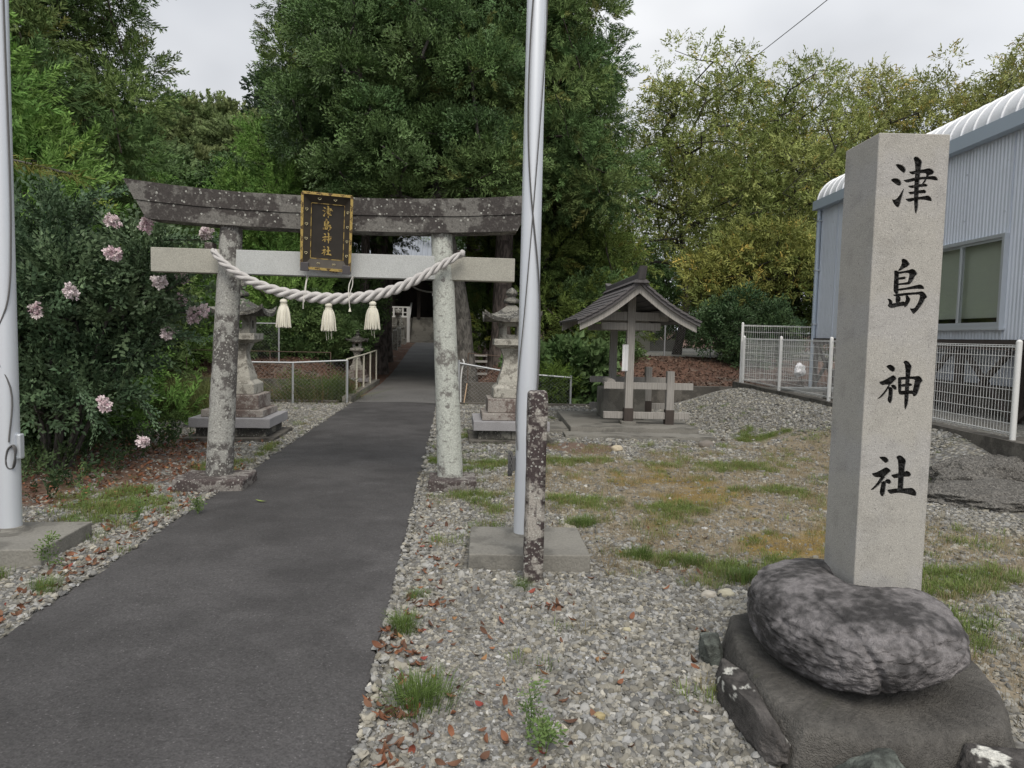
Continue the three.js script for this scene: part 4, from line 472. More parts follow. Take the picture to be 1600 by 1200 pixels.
// white mesh fence on its kerb
{
  const fence = (p, q, h, y0, y1, posts, label) => { // p, q ground ends [x, z]
    const t = thing('mesh_fence', label, 'fence', [p[0], 0, p[1]]); const dx = q[0] - p[0], dz = q[1] - p[1], L = Math.hypot(dx, dz), at = (s, y, o = 0) => [dx * s, mix(y0, y1, s) + y, dz * s]; const gs = [];
    for (let i = 0; i <= posts; i++) { const s = i / posts; obj('post', bar(at(s, -0.02), at(s, h + 0.03), 0.03, 12), M.white_paint, t); obj('post_cap', new THREE.SphereGeometry(0.031, 10, 6).translate(...at(s, h + 0.03)), M.white_paint, t); }
    for (let i = 0; i < L / 0.05; i++) { const s = i * 0.05 / L; gs.push(bar(at(s, 0.05), at(s, h), 0.0028, 4)); } for (let y = 0.05; y <= h + 0.001; y += (h - 0.05) / 8) gs.push(bar(at(0, y), at(1, y), 0.0032, 4)); for (const y of [0.07, h - 0.02]) { gs.push(bar(at(0, y), at(1, y), 0.006, 5)); }
    const o = obj('wire_mesh', gs, M.white_paint, t); o.userData.kind = 'stuff'; return t; };
  fence([5.3, -7.45], [5.2, -16.0], 1.0, 0.52, 0.56, 4, 'long white wire mesh fence on a concrete kerb beside the steel building');
  fence([5.2, -16.15], [6.95, -16.25], 1.3, 0.56, 0.56, 1, 'short taller white mesh fence across the far end by the building corner');
  const k = obj('fence_kerb', [beam([5.3, 0.42, -7.1], [5.2, 0.46, -16.4], 0.2, 0.2), beam([5.3, 0.42, -7.1], [9, 0.42, -7.0], 0.2, 0.2)], M.dark_concrete); tag(k, 'concrete kerb under the white mesh fence', 'kerb');
  struct('yard_slab', bx(3.2, 0.46, 9.2, 6.95, 0, -11.7), M.dark_concrete);
  const pp = thing('grey_pipe', 'grey plastic pipe lying behind the white mesh fence', 'pipe', [5.62, 0.46, -13.6]); { const g = new THREE.CylinderGeometry(0.045, 0.045, 2.6, 14, 1, true); g.rotateX(Math.PI / 2 - 0.07); g.translate(0, 0.14, 0); obj('tube', g, M.galvanised, pp); obj('support_block', bx(0.15, 0.15, 0.15, 0, 0, 1.05), M.dark_concrete, pp); }
  const bag = boulder(0.09, 0.12, 0.08, { e: 2, amp: 0.5, fine: 0.35, detail: 10, seed: 8 }); bag.translate(5.16, 1.0, -12.75); tag(obj('plastic_bag', tri(bag), M.plastic_white), 'crumpled white plastic bag tied on the mesh fence', 'bag');
}
// spread concrete waste at the right
for (const [x, z, rx, ry, rz, seed, label] of [[4.75, -6.85, 0.75, 0.16, 0.55, 2.2, 'low dark lump of set concrete on the gravel at the right edge'], [5.1, -7.35, 0.7, 0.34, 0.45, 6.1, 'taller lump of rough set concrete below the fence end']]) { const g = boulder(rx, ry, rz, { e: 2.2, amp: 0.3, fine: 0.16, detail: 22, seed }); g.translate(x, 0.02, z); tag(obj('concrete_lump', tri(g), M.rough_waste || (std('rough_waste', { roughness: 1, bumpScale: 0.02 }, tex(512, 0.8, (a, b, s) => { const w = worley(a / s * 60, b / s * 60, 1, 251, 60), n = pf(a, b, s, 4, 5, 253), c = mix(0.08, 0.24, w[2]) * mix(0.7, 1.15, n); return [c * 1.02, c * 0.98, c * 0.9, w[2] * 0.6 + (1 - w[0]) * 0.4]; }, true)))), label, 'concrete'); }
// ---------------------------------------------------------------- pipe fences by the ditch, wire fences beyond
{
  const pipe = (label, pts, m, rails, extra, pr = 0.024) => { const t = thing('pipe_fence', label, 'fence'); for (const [u, v, y0, y1] of pts) obj('post', bar(W(u, v, y0), W(u, v, y1), pr, 10), m, t); for (let i = 0; i < pts.length - 1; i++) for (const r of rails) obj('rail', bar(W(pts[i][0], pts[i][1], mix(pts[i][2], pts[i][3], r)), W(pts[i + 1][0], pts[i + 1][1], mix(pts[i + 1][2], pts[i + 1][3], r)), pr * 0.8, 8), m, t);
    const gs = []; for (let i = 0; i < pts.length - 1; i++) { const [u0, v0, a0, b0] = pts[i], [u1, v1, a1, b1] = pts[i + 1], L = Math.hypot(u1 - u0, v1 - v0), n = Math.round(L / 0.085), f = (s, r) => { s = clamp(s); return W(mix(u0, u1, s), mix(v0, v1, s), mix(mix(a0, a1, s) + 0.04, mix(b0, b1, s) - 0.02, r)); }, hh = (b0 - a0) / L; for (let k = -Math.ceil(n * hh); k <= n; k++) { for (const d of [1, -1]) { const s0 = k / n, s1 = s0 + hh, A = [s0, 0], B = [s1, 1]; const lo = Math.max(0, (0 - s0) / hh), hi = Math.min(1, (1 - s0) / hh); if (hi - lo < 0.02) continue; gs.push(bar(f(s0 + lo * hh, d > 0 ? lo : 1 - lo), f(s0 + hi * hh, d > 0 ? hi : 1 - hi), 0.0011, 3)); } } }
    if (extra) { const o = obj('wire_mesh', gs, extra, t); o.userData.kind = 'stuff'; } return t; };
  pipe('grey pipe fence along the ditch left of the path', [[-4.6, 14.75, 0, 0.84], [-3.3, 14.95, 0, 0.84], [-2.22, 15.12, 0, 0.9]], M.galvanised, [1], M.galvanised);
  pipe('cream pipe railing along the left side of the bridge', [[-2.24, 15.2, 0.1, 0.92], [-2.24, 16.7, 0.1, 0.93], [-2.24, 18.0, 0.1, 0.94], [-2.24, 19.4, 0.1, 0.96], [-2.24, 20.9, 0.1, 0.98]], M.cream_paint, [1], M.rust_paint);
  pipe('grey pipe fence sagging along the ditch right of the path', [[0.12, 15.35, -0.02, 0.95], [1.35, 15.3, 0, 0.74], [2.56, 15.3, 0, 0.66]], M.galvanised, [0.93], M.galvanised);
  pipe('thin rusty wire fence on the far bank left of the bridge', [[-6.2, 17.1, 0.3, 1.0], [-4.3, 17.1, 0.3, 1.0], [-2.9, 17.1, 0.3, 1.0]], M.rust_paint, [1], null, 0.012);
  pipe('thin rusty wire fence on the far bank right of the bridge', [[0.35, 17.2, 0.3, 1.05], [1.7, 17.2, 0.3, 0.95]], M.rust_paint, [1], null, 0.012);
  const bent = thing('fence_stub', 'bent white pipe end beside the right fence post at the bridge', 'pipe'); obj('tube', tube([[0.17, 15.38, 0.0], [0.17, 15.38, 0.6], [0.2, 15.38, 0.8], [0.23, 15.36, 0.88], [0.2, 15.36, 0.97]].map(([u, v, y]) => W(u, v, y)), 0.016, 8, 30), M.white_paint, bent);
  const stick = thing('wooden_stake', 'pale split wooden stake leaning on the right ditch kerb', 'stake'); obj('stick', beam(W(0.24, 15.22, 0.02), W(0.3, 15.3, 0.45), 0.035, 0.02), M.cherry_wood_light, stick);
  const net = (label, u0, u1, v, n) => pipe(label, Array.from({ length: n + 1 }, (_, i) => { const u = mix(u0, u1, i / n), y = farH(u, v); return [u, v, y - 0.05, y + 1.08]; }), M.galvanised, [0.99], M.galvanised);
  net('chain link fence behind the leaf covered bank on the left', -13, -4.6, 19.2, 5); net('chain link fence behind the leaf covered bank on the right', 2.2, 9.8, 22.4, 5);
}
// ---------------------------------------------------------------- things on the lot beyond the right fence
{
  const b = farH(5, 30) + 0.03; tag(obj('lot_wall', (() => { const g = bx(9, 0.55, 0.2, 0, 0, 0); return g; })(), M.concrete), 'low pale concrete wall across the far gravel lot', 'wall').position.set(3.2, b - 0.05, -33);
  const p = obj('gate_pillar', [bx(0.75, 1.75, 0.5, 0, 0, 0, 0.02), bx(0.9, 0.1, 0.62, 0, 1.75, 0, 0.01)], M.yellow_granite); p.position.set(5.55, b - 0.05, -31); tag(p, 'pale square gate pillar on the far lot behind the well shelter', 'pillar');
  const s = thing('covered_pile', 'blue sheet covered pile on the far gravel lot', 'pile', [4.2, b, -31.4]); { const g = boulder(0.65, 0.5, 0.4, { e: 4, amp: 0.15, fine: 0.06, detail: 8, seed: 3 }); g.translate(0, 0.45, 0); obj('sheet', tri(g), M.blue_sheet, s); obj('pallet', bx(1.3, 0.12, 0.9, 0, -0.03, 0), M.grey_wood, s); }
  const h = thing('far_shed', 'far shed with a pale blue roof behind the trees', 'shed', [4.6, farH(4.6, 42) - 0.05, -43.5]); obj('wall', bx(5, 2.3, 3, 0, 0, 0), M.dark_wood, h); { const g = frustum(5.8, 4, 5.4, 0.3, 0.8, 2.3); obj('roof', g, M.siding, h); } obj('door', bx(0.9, 1.9, 0.06, -0.8, 0.02, 1.52), M.grey_wood, h);
  const fw = thing('far_wall', 'low dark wall beyond the left chain link fence', 'wall', W(-10, 27.6, farH(-10, 27.6))); obj('panel', bx(12, 1.1, 0.15, 0, -0.1, 0), M.room_dark, fw);
}
// ---------------------------------------------------------------- shrine hall at the end of the path
{
  const t = thing('shrine_hall', 'dark timber shrine hall with grey tiled roof at the path end', 'shrine', W(-1.2, 41, 1.0), PHI);
  obj('podium', [bx(3.4, 1.5, 6, -3.0, -0.1, -3.4), bx(3.4, 1.5, 6, 3.0, -0.1, -3.4), bx(2.6, 1.5, 4.6, 0, -0.1, -4.1)], M.concrete, t);
  for (let i = 0; i < 9; i++) obj('stair_tread', bx(2.5, 0.165 * (i + 1), 0.29, 0, -0.02, -0.4 - i * 0.29 + 0.9, 0.008), M.concrete, t);
  for (const s of [-1, 1]) { obj('stair_post', bx(0.16, 2.0, 0.16, s * 1.36, -0.02, 0.72, 0.01), M.white_paint, t); obj('stair_rail', beam([s * 1.36, 1.0, 0.72], [s * 1.36, 2.3, -1.9], 0.09, 0.09), M.white_paint, t); }
  for (const s of [-1, 1]) { obj('balustrade_rail', [bx(3.1, 0.08, 0.1, s * 2.95, 1.95, -0.55), bx(3.1, 0.06, 0.08, s * 2.95, 1.66, -0.55), bx(3.1, 0.1, 0.1, s * 2.95, 1.4, -0.55)], M.white_paint, t); for (let i = 0; i < 12; i++) obj('baluster', bx(0.09, 0.5, 0.09, s * (1.5 + i * 0.26), 1.44, -0.55), M.white_paint, t); }
  for (const x of [-4, -2.4, -0.9, 0.9, 2.4, 4]) obj('column', bx(0.2, 2.6, 0.2, x, 1.4, -1.6), M.dark_wood, t);
  obj('wall', [bx(8.2, 2.5, 0.15, 0, 1.4, -3.6), bx(0.15, 2.5, 3.4, -4.1, 1.4, -5), bx(0.15, 2.5, 3.4, 4.1, 1.4, -5)], M.dark_wood, t); for (const x of [-3.2, -1.65, 0, 1.65, 3.2]) obj('lattice_door', [0, 1, 2, 3, 4].map((k) => bx(0.05, 1.9, 0.05, x - 0.5 + k * 0.25, 1.4, -3.5)), M.dark_wood, t);
  obj('eave_beam', bx(9, 0.22, 0.2, 0, 3.8, -1.6), M.red_brown, t); for (let i = 0; i < 20; i++) obj('rafter', bx(0.09, 0.1, 2.2, -4.6 + i * 0.484, 4.03, -0.7), M.red_brown, t);
  { const P = [[-0.2, 4.15], [-1.6, 4.75], [-3.2, 5.8], [-4.2, 6.9]]; for (let k = 0; k < 34; k++) { const x = -5.2 + k * 0.315; obj('roof_tile_row', [tube(P.map(([z, y]) => [x, y + 0.06, z + 0.9]), 0.085, 6, 8)], M.tile_roof, t); } const g = []; for (let i = 0; i < 3; i++) g.push(beam([0, P[i][1], P[i][0] + 0.9], [0, P[i + 1][1], P[i + 1][0] + 0.9], 10.6, 0.08)); obj('roof_slope', g, M.tile_roof, t); obj('rear_slope', beam([0, 6.9, -3.3], [0, 4.1, -7.4], 10.6, 0.08), M.tile_roof, t); obj('ridge', bx(10.8, 0.4, 0.4, 0, 6.8, -3.3), M.tile_roof, t); }
  const r = thing('shrine_rope', 'far thin white rope with paper streamer before the shrine hall', 'rope', W(-1.2, 41, 1.0), PHI); obj('line', tube([[-1.6, 3.4, -1.45], [-0.8, 3.05, -1.45], [0, 2.95, -1.45], [0.8, 3.05, -1.45], [1.6, 3.4, -1.45]], 0.055, 6, 20), M.rope, r); obj('streamer', [frustum(0.16, 0.05, 0.06, 0.03, 0.3, 2.66)], M.plastic_white, r);
  const bell = thing('bell_cord', 'hanging bell cord in front of the shrine hall', 'cord', W(-1.2, 41, 1.0), PHI); obj('line', bar([0, 1.9, -1.38], [0, 3.85, -1.5], 0.035), M.cord, bell);
  // guardian dog and stone posts by the far path
  const gd = thing('guardian_dog', 'small seated stone guardian dog on a pedestal left of the far stairs', 'statue', W(-2.95, 38.2, farH(-2.95, 38.2) - 0.05), PHI); obj('pedestal', [bx(0.8, 0.35, 0.95, 0, 0, 0, 0.02), bx(0.6, 0.55, 0.75, 0, 0.35, 0, 0.02), bx(0.72, 0.12, 0.86, 0, 0.9, 0, 0.02)], M.lantern_stone, gd);
  { const bl = (r, x, y, z, sx = 1, sy = 1, sz = 1) => { const g = new THREE.SphereGeometry(r, 14, 10); g.scale(sx, sy, sz); g.translate(x, y, z); return g; }; obj('dog_body', [bl(0.2, 0, 1.24, -0.12, 1, 1.1, 1.1), bl(0.19, 0, 1.42, 0.1, 0.95, 1.35, 0.9), bl(0.17, 0, 1.74, 0.2, 1.1, 1, 1), bl(0.1, 0, 1.7, 0.36, 1, 0.8, 1), bl(0.06, 0.13, 1.86, 0.14, 1, 1.2, 0.6), bl(0.06, -0.13, 1.86, 0.14, 1, 1.2, 0.6), bar([0.11, 1.02, 0.27], [0.1, 1.4, 0.18], 0.06, 8), bar([-0.11, 1.02, 0.27], [-0.1, 1.4, 0.18], 0.06, 8), bl(0.1, 0.15, 1.1, -0.05, 0.9, 0.9, 1.5), bl(0.1, -0.15, 1.1, -0.05, 0.9, 0.9, 1.5), bl(0.1, 0, 1.5, -0.3, 0.7, 1.7, 0.7)], M.lantern_stone, gd); }
  [[-2.75, 31], [-2.72, 33.4], [-2.72, 35.6]].forEach(([u, v], i) => { const o = obj('stone_post', [bx(0.22, 1.0, 0.22, 0, -0.1, 0, 0.01), frustum(0.22, 0.22, 0.06, 0.06, 0.1, 0.9)], M.lantern_stone); o.position.set(...W(u, v, farH(u, v))); tag(o, ['nearest', 'middle', 'farthest'][i] + ' of the pale stone posts beside the far path', 'post', 'stone posts by the far path'); });
  const sg = thing('wooden_rack', 'small slatted wooden rack between the two right hand trunks', 'rack', W(0.75, 19.6, farH(0.75, 19.6) - 0.03), PHI); for (const x of [-0.16, 0.16]) obj('upright', bx(0.05, 0.75, 0.05, x, 0, 0), M.dark_wood, sg); for (let i = 0; i < 4; i++) obj('slat', bx(0.36, 0.06, 0.03, 0, 0.12 + i * 0.17, 0.03), M.grey_wood, sg);
}
{ // overhead wire
  const w = thing('overhead_wire', 'single thin wire crossing the sky above the right hand trees', 'wire'); obj('line', tube([[9.0, 10.15, -8], [7.7, 10, -17.6], [7.2, 10, -21], [5.5, 10.2, -33]], 0.011, 5, 40), M.grey_cord, w);
}
// ---------------------------------------------------------------- vegetation
function leafMat(name, rough, trans) { const m = new THREE.MeshPhysicalMaterial({ roughness: rough, transmission: trans, thickness: 0, side: THREE.DoubleSide, specularIntensity: 0.5 }); m.name = name; return M[name] = m; }
leafMat('leaf', 0.7, 0.15); leafMat('glossy_leaf', 0.42, 0); leafMat('needle', 0.8, 0); leafMat('petal', 0.85, 0); leafMat('blade', 0.7, 0.25);
M.dry_leaf = std('dry_leaf', { roughness: 0.8, side: THREE.DoubleSide });
function pushLeaf(P, o, dir, side, w, l, droop, fold) { // pointed leaf folded along its midrib
  const up = V3().crossVectors(side, dir).normalize(), a = o.clone(), m = (s) => o.clone().addScaledVector(dir, l * 0.45).addScaledVector(side, s * w / 2).addScaledVector(up, fold * w), t = o.clone().addScaledVector(dir, l).addScaledVector(up, -droop * l), L = m(-1), R = m(1);
  P.push(a.x, a.y, a.z, L.x, L.y, L.z, t.x, t.y, t.z, a.x, a.y, a.z, t.x, t.y, t.z, R.x, R.y, R.z);
}
function soup(P) { const g = new THREE.BufferGeometry(); g.setAttribute('position', new THREE.Float32BufferAttribute(P, 3)); g.computeVertexNormals(); g.setAttribute('uv', new THREE.Float32BufferAttribute(new Float32Array(P.length / 3 * 2), 2)); return g; }
function rdir(r) { const z = r() * 2 - 1, a = r() * 6.2832, q = Math.sqrt(1 - z * z); return V3(q * Math.cos(a), z, q * Math.sin(a)); }
function sprig(seed, n, len, w, l, o = {}) { // twig along +z with leaves about it
  const r = mulberry(seed), P = []; for (let i = 0; i < n; i++) { const s = (i + 0.5) / n, base = V3((r() - 0.5) * (o.wide || 0.1), (r() - 0.5) * (o.wide || 0.1) * 0.6, s * len), sd = i % 2 ? 1 : -1; const d = V3(sd * (0.5 + 0.6 * r()), (r() - 0.35) * (o.tilt ?? 0.8) - (o.hang || 0), 0.5 + 0.7 * r()).normalize(); const side = V3().crossVectors(d, V3(r() - 0.5, 1, r() - 0.5)).normalize(); const k = 0.7 + 0.6 * r(); pushLeaf(P, base, d, side, w * k, l * k, 0.12, 0.12); }
  return soup(P);
}
function plume(seed, len, n, bl, bw, sag = 0.25) { // cedar spray: short awl twigs packed about a drooping, up-turned stem
  const r = mulberry(seed), P = []; for (let i = 0; i < n; i++) { const s = Math.pow((i + 0.4) / n, 0.85), y = -sag * len * Math.sin(s * 2.4), o = V3(0, y, s * len), a = r() * 6.28, d = V3(Math.cos(a) * 0.75, Math.sin(a) * 0.6 + 0.1, 0.75).normalize(), side = V3().crossVectors(d, rdir(r)).normalize(), k = bl * (1.1 - 0.6 * s) * (0.7 + 0.6 * r()); const t = o.clone().addScaledVector(d, k), m = o.clone().addScaledVector(d, k * 0.5); P.push(o.x, o.y, o.z, m.x + side.x * bw, m.y + side.y * bw, m.z + side.z * bw, t.x, t.y, t.z, o.x, o.y, o.z, t.x, t.y, t.z, m.x - side.x * bw, m.y - side.y * bw, m.z - side.z * bw); }
  return soup(P);
}
const G = { broad: sprig(1, 18, 0.26, 0.042, 0.085, { wide: 0.16 }), small: sprig(2, 12, 0.24, 0.032, 0.055, { wide: 0.06 }), cherry: sprig(3, 9, 0.34, 0.045, 0.115, { hang: 0.45, wide: 0.12 }), crape: sprig(4, 14, 0.3, 0.036, 0.055, { tilt: 0.5, wide: 0.04 }), cedar: plume(5, 0.46, 44, 0.15, 0.011), cedarFine: plume(6, 0.4, 46, 0.11, 0.008, 0.35), big: sprig(7, 9, 0.26, 0.12, 0.16), mass: sprig(8, 16, 0.9, 0.2, 0.36, { wide: 0.5 }), bamboo: sprig(9, 10, 0.45, 0.02, 0.16, { hang: 0.5 }) };
const Q = new THREE.Quaternion(), MX = new THREE.Matrix4(), SC = V3(1, 1, 1), COL = new THREE.Color();
function scatter(name, geo, mat, list, parent) { // list of [pos, dir, scale, rgb]
  const im = new THREE.InstancedMesh(geo, mat, list.length); const z = V3(0, 0, 1), rl = new THREE.Quaternion(), r = mulberry(list.length + 3);
  list.forEach(([p, d, s, c, roll], i) => { Q.setFromUnitVectors(z, d); rl.setFromAxisAngle(z, roll ?? r() * 6.28); Q.multiply(rl); SC.set(s, s, s); im.setMatrixAt(i, MX.compose(p, Q, SC)); im.setColorAt(i, COL.setRGB(c[0], c[1], c[2])); });
  im.name = parent ? name : numbered(name); im.userData.kind = 'stuff'; shadow(im); (parent || scene).add(im); return im;
}
function skeleton(trunk, pts, r, rTrunk, o = {}) { // trunk polyline, then every tip joined to the nearest limb below it
  const N = []; const add = (p, par) => { N.push({ p, par, n: 0 }); return N.length - 1; }; const T = new THREE.CatmullRomCurve3(trunk.map((q) => V3(...q))), nt = o.nodes || 14; for (let i = 0; i <= nt; i++) add(T.getPointAt(i / nt), i - 1);
  const tips = pts.map((p) => ({ p, d: Math.min(...N.map((q) => q.p.distanceTo(p))) })).sort((a, b) => a.d - b.d);
  for (const { p } of tips) { let best = 0, bd = 1e9; N.forEach((q, i) => { if (i < (o.from ?? 3)) return; const dy = p.y - q.p.y, d = q.p.distanceTo(p) + (dy < (o.droop ? -9 : 0.1) ? (0.1 - dy) * 1.5 : 0) + (i <= nt ? 0.15 : 0); if (d < bd) { bd = d; best = i; } }); const q = N[best], L = q.p.distanceTo(p), k = Math.max(1, Math.round(L / 0.8)); let par = best; for (let j = 1; j <= k; j++) { const s = j / k, x = q.p.clone().lerp(p, s); if (j < k) { x.y += (o.arch ?? 0.08) * L * Math.sin(Math.PI * s); x.x += (r() - 0.5) * 0.12 * L; x.z += (r() - 0.5) * 0.12 * L; } par = add(x, par); } N[par].tip = true; }
  for (let i = N.length - 1; i >= 0; i--) { if (N[i].tip) N[i].n += 1; if (N[i].par >= 0) N[N[i].par].n += N[i].n; }
  const rad = (i) => i <= nt ? Math.max(rTrunk * mix(1, 0.12, Math.pow(i / nt, 1.1)) * (i === 0 ? 1.3 : 1), 0.02) : (o.twig || 0.012) * Math.pow(Math.max(1, N[i].n), 0.5); const gs = [];
  N.forEach((q, i) => { if (q.par < 0) return; const a = N[q.par], big = i <= nt; gs.push(bar(a.p.toArray(), q.p.toArray(), big ? rad(q.par) : Math.min(rad(q.par), rad(i) * 1.25), big ? 12 : 5, rad(i))); }); return gs;
}
function crownList(clumps, per, r, o) { // sprigs through the shell of every clump
  const out = []; for (const [c, R] of clumps) { const tint = 0.82 + 0.36 * r(), hue = r(); const col = mix3(o.c0, o.c1, hue); const n = Math.round(per * Math.pow(R / o.R0, 2)); for (let i = 0; i < n; i++) { const d = rdir(r); if (d.y < -0.3 && r() < (o.under ?? 0.5)) d.y *= -1; const q = Math.pow(0.25 + 0.75 * r(), 0.5), p = c.clone().add(V3(d.x * R * q, d.y * R * q * (o.flat ?? 0.7), d.z * R * q)); const e = d.clone().multiplyScalar(1).add(V3((r() - 0.5) * 0.9, (o.lift ?? 0.25) + (r() - 0.5) * 0.6, (r() - 0.5) * 0.9)).normalize(); const k = tint * (0.75 + 0.5 * r()), z = col.map((v) => v * k); if (o.old && r() < o.old) { z[0] *= 1.45; z[1] *= 1.08; } out.push([p, e, (o.s || 1) * (0.75 + 0.5 * r()), z]); } } return out;
}
function tree(name, label, base, o, group) {
  const r = mulberry(o.seed), t = thing(name, label, o.category || 'tree', base, 0, group), cl = o.clumps(r); const tr = o.trunk || [[0, -0.2, 0], [0.1, o.h * 0.5, 0], [0, o.h * 0.96, 0]];
  obj('trunk', skeleton(tr, cl.map(([c]) => c), r, o.r || 0.2, o), o.bark || M.dark_bark, t); const list = crownList(cl, o.per, r, o); scatter('crown', o.g, o.m || M.leaf, list, t); return t;
}
// arrangement of clumps
const cone = (y0, y1, R, o = {}) => (r) => { const out = []; const lev = Math.round((y1 - y0) / (o.step || 0.55)); for (let j = 0; j <= lev; j++) { const s = j / lev, y = mix(y0, y1, s), rr = R * Math.pow(1 - s, o.pow || 0.75) + 0.15, n = Math.max(2, Math.round(rr * (o.den || 3.4))); const ph = r() * 6; for (let i = 0; i < n; i++) { const a = ph + (i + 0.7 * r()) / n * 6.283; for (const f of rr > 1.1 ? [0.52, 0.95] : [0.8]) { const k = rr * f * (0.85 + 0.3 * r()); out.push([V3(Math.cos(a) * k + (o.lean || 0) * s, y - 0.22 * k + (r() - 0.5) * 0.35, Math.sin(a) * k), (o.R || 0.5) * (0.8 + 0.5 * r()) * mix(1, 0.7, s)]); } } } return out; };
const blob = (list, n, R, fill = 0.35) => (r) => { const out = []; const tot = list.reduce((a, e) => a + e[3] * e[4] * e[5], 0); for (const [cx, cy, cz, rx, ry, rz] of list) { const m = Math.round(n * rx * ry * rz / tot); for (let i = 0; i < m; i++) { const d = rdir(r), q = Math.pow(fill + (1 - fill) * r(), 0.5); out.push([V3(cx + d.x * rx * q, cy + d.y * ry * q, cz + d.z * rz * q), R * (0.7 + 0.6 * r())]); } } return out; };
const bright = { c0: [0.12, 0.24, 0.06], c1: [0.22, 0.36, 0.09] }, sugi = { c0: [0.085, 0.155, 0.055], c1: [0.165, 0.23, 0.075] }, deep = { c0: [0.09, 0.165, 0.062], c1: [0.165, 0.255, 0.09] };
// left cedars
tree('cedar_tree', 'bright green young cedar at the left edge behind the flagpole', [-8.3, 0, -9.6], { seed: 11, h: 7.8, r: 0.16, clumps: cone(0.9, 7.4, 2.7, { R: 0.55, pow: 0.7 }), per: 46, R0: 0.5, g: G.cedar, m: M.needle, bark: M.cedar_bark, ...bright, lift: 0.15, old: 0.02, arch: -0.05, droop: true, from: 1 }, 'cedars on the left');
tree('cedar_tree', 'tall dark cedar behind the bright young cedar on the left', [-10.1, 0, -13.4], { seed: 12, h: 15, r: 0.3, clumps: cone(1.6, 14.5, 3.3, { R: 0.62, pow: 0.5, den: 2.5, step: 0.62 }), per: 44, R0: 0.5, g: G.cedar, m: M.needle, bark: M.cedar_bark, ...sugi, lift: -0.05, old: 0.05, arch: -0.05, droop: true, from: 1 }, 'cedars on the left');
tree('cedar_tree', 'lower bright cedar showing above the left end of the torii lintel', [-9.8, 0.2, -18.5], { seed: 13, h: 5.4, r: 0.16, clumps: cone(1, 5.2, 2.2, { R: 0.55, pow: 0.7 }), per: 40, R0: 0.5, g: G.cedar, m: M.needle, bark: M.cedar_bark, ...bright, lift: 0.1, arch: -0.05, droop: true, from: 1 }, 'cedars on the left');
tree('cedar_tree', 'tall cedar with feathery edge behind the left of the dark evergreen', W(-4.3, 26, 0.8), { seed: 14, h: 17, r: 0.32, clumps: cone(4.5, 16.5, 2.3, { R: 0.62, pow: 0.45, den: 2.4, step: 0.75 }), per: 36, R0: 0.5, g: G.cedar, m: M.needle, bark: M.cedar_bark, s: 1.2, ...sugi, c1: [0.14, 0.2, 0.055], lift: 0, old: 0.04, arch: -0.05, droop: true, from: 3 }, 'tall cedars round the path');
tree('cedar_tree', 'light green low cedar left of the dark evergreen above the lintel', W(-5.9, 22.5, 0.8), { seed: 15, h: 6.8, r: 0.15, clumps: cone(1.4, 6.6, 2.2, { R: 0.55, pow: 0.65 }), per: 36, R0: 0.5, g: G.cedar, m: M.needle, bark: M.cedar_bark, s: 1.1, ...bright, lift: 0.1, arch: -0.05, droop: true, from: 1 }, 'tall cedars round the path');
tree('cedar_tree', 'tall cedar with thick reddish trunk right of the path', W(1.35, 20.6, 0.65), { seed: 16, h: 18, r: 0.3, clumps: cone(5.2, 17.5, 3.1, { R: 0.65, pow: 0.4, den: 2.4, step: 0.7 }), per: 40, R0: 0.5, g: G.cedar, m: M.needle, bark: M.cedar_bark, s: 1.15, ...sugi, lift: -0.05, old: 0.1, arch: -0.05, droop: true, from: 3 }, 'tall cedars round the path');
tree('cedar_tree', 'cedar with low light green sprays beside the right flagpole', W(3.1, 22.8, 0.8), { seed: 17, h: 12, r: 0.22, clumps: cone(1.4, 11.5, 2.3, { R: 0.58, pow: 0.5, den: 2.6 }), per: 38, R0: 0.5, g: G.cedar, m: M.needle, bark: M.cedar_bark, s: 1.1, c0: [0.075, 0.13, 0.035], c1: [0.17, 0.23, 0.055], lift: 0, old: 0.08, arch: -0.05, droop: true, from: 1 }, 'tall cedars round the path');
[[-2.85, 22.6, 0.17, 'slim brown cedar trunk left of the path beside the small lantern'], [-2.62, 24.4, 0.36, 'thick black cedar trunk left of the path'], [-2.75, 28.5, 0.3, 'farther dark cedar trunk left of the path'], [0.6, 27.5, 0.33, 'dark cedar trunk deep behind the leaning grey trunk']].forEach(([u, v, rad, label], i) => tree('cedar_tree', label, W(u, v, farH(u, v)), { seed: 40 + i, h: 16, r: rad, clumps: cone(7, 15.5, 2.4, { R: 0.65, pow: 0.4, den: 1.9, step: 0.9 }), per: 30, R0: 0.5, g: G.cedar, m: M.needle, bark: M.cedar_bark, s: 1.3, ...sugi, lift: -0.05, old: 0.06, arch: -0.05, droop: true, from: 5 }, 'tall cedars round the path'));
// big dark evergreen over the path
tree('evergreen_tree', 'huge dark evergreen with leaning grey trunk arching over the path', W(0.3, 19.2, 0.5), { seed: 21, h: 12, r: 0.3, trunk: [[0, -0.3, 0], [-0.15, 1.6, -0.1], [-0.55, 3.6, 0], [-1.0, 6.0, 0.2], [-1.5, 9.0, 0.2], [-1.6, 11.5, 0]], bark: M.grey_bark, clumps: blob([[-1.5, 8.6, 0.3, 3.1, 3.2, 2.7], [-3.0, 6.6, 0.4, 1.9, 2.0, 1.8], [0.4, 7.2, 0.8, 1.5, 2.2, 1.8], [-1.2, 11.2, 0, 2.4, 1.9, 2.2], [-1.6, 5.2, 0.9, 2.6, 0.9, 1.5], [1.0, 4.8, 0.6, 0.9, 0.8, 1.0]], 150, 0.72, 0.45), per: 120, R0: 0.72, g: G.broad, m: M.glossy_leaf, ...deep, flat: 0.6, lift: 0.35, arch: 0.12, twig: 0.022 });
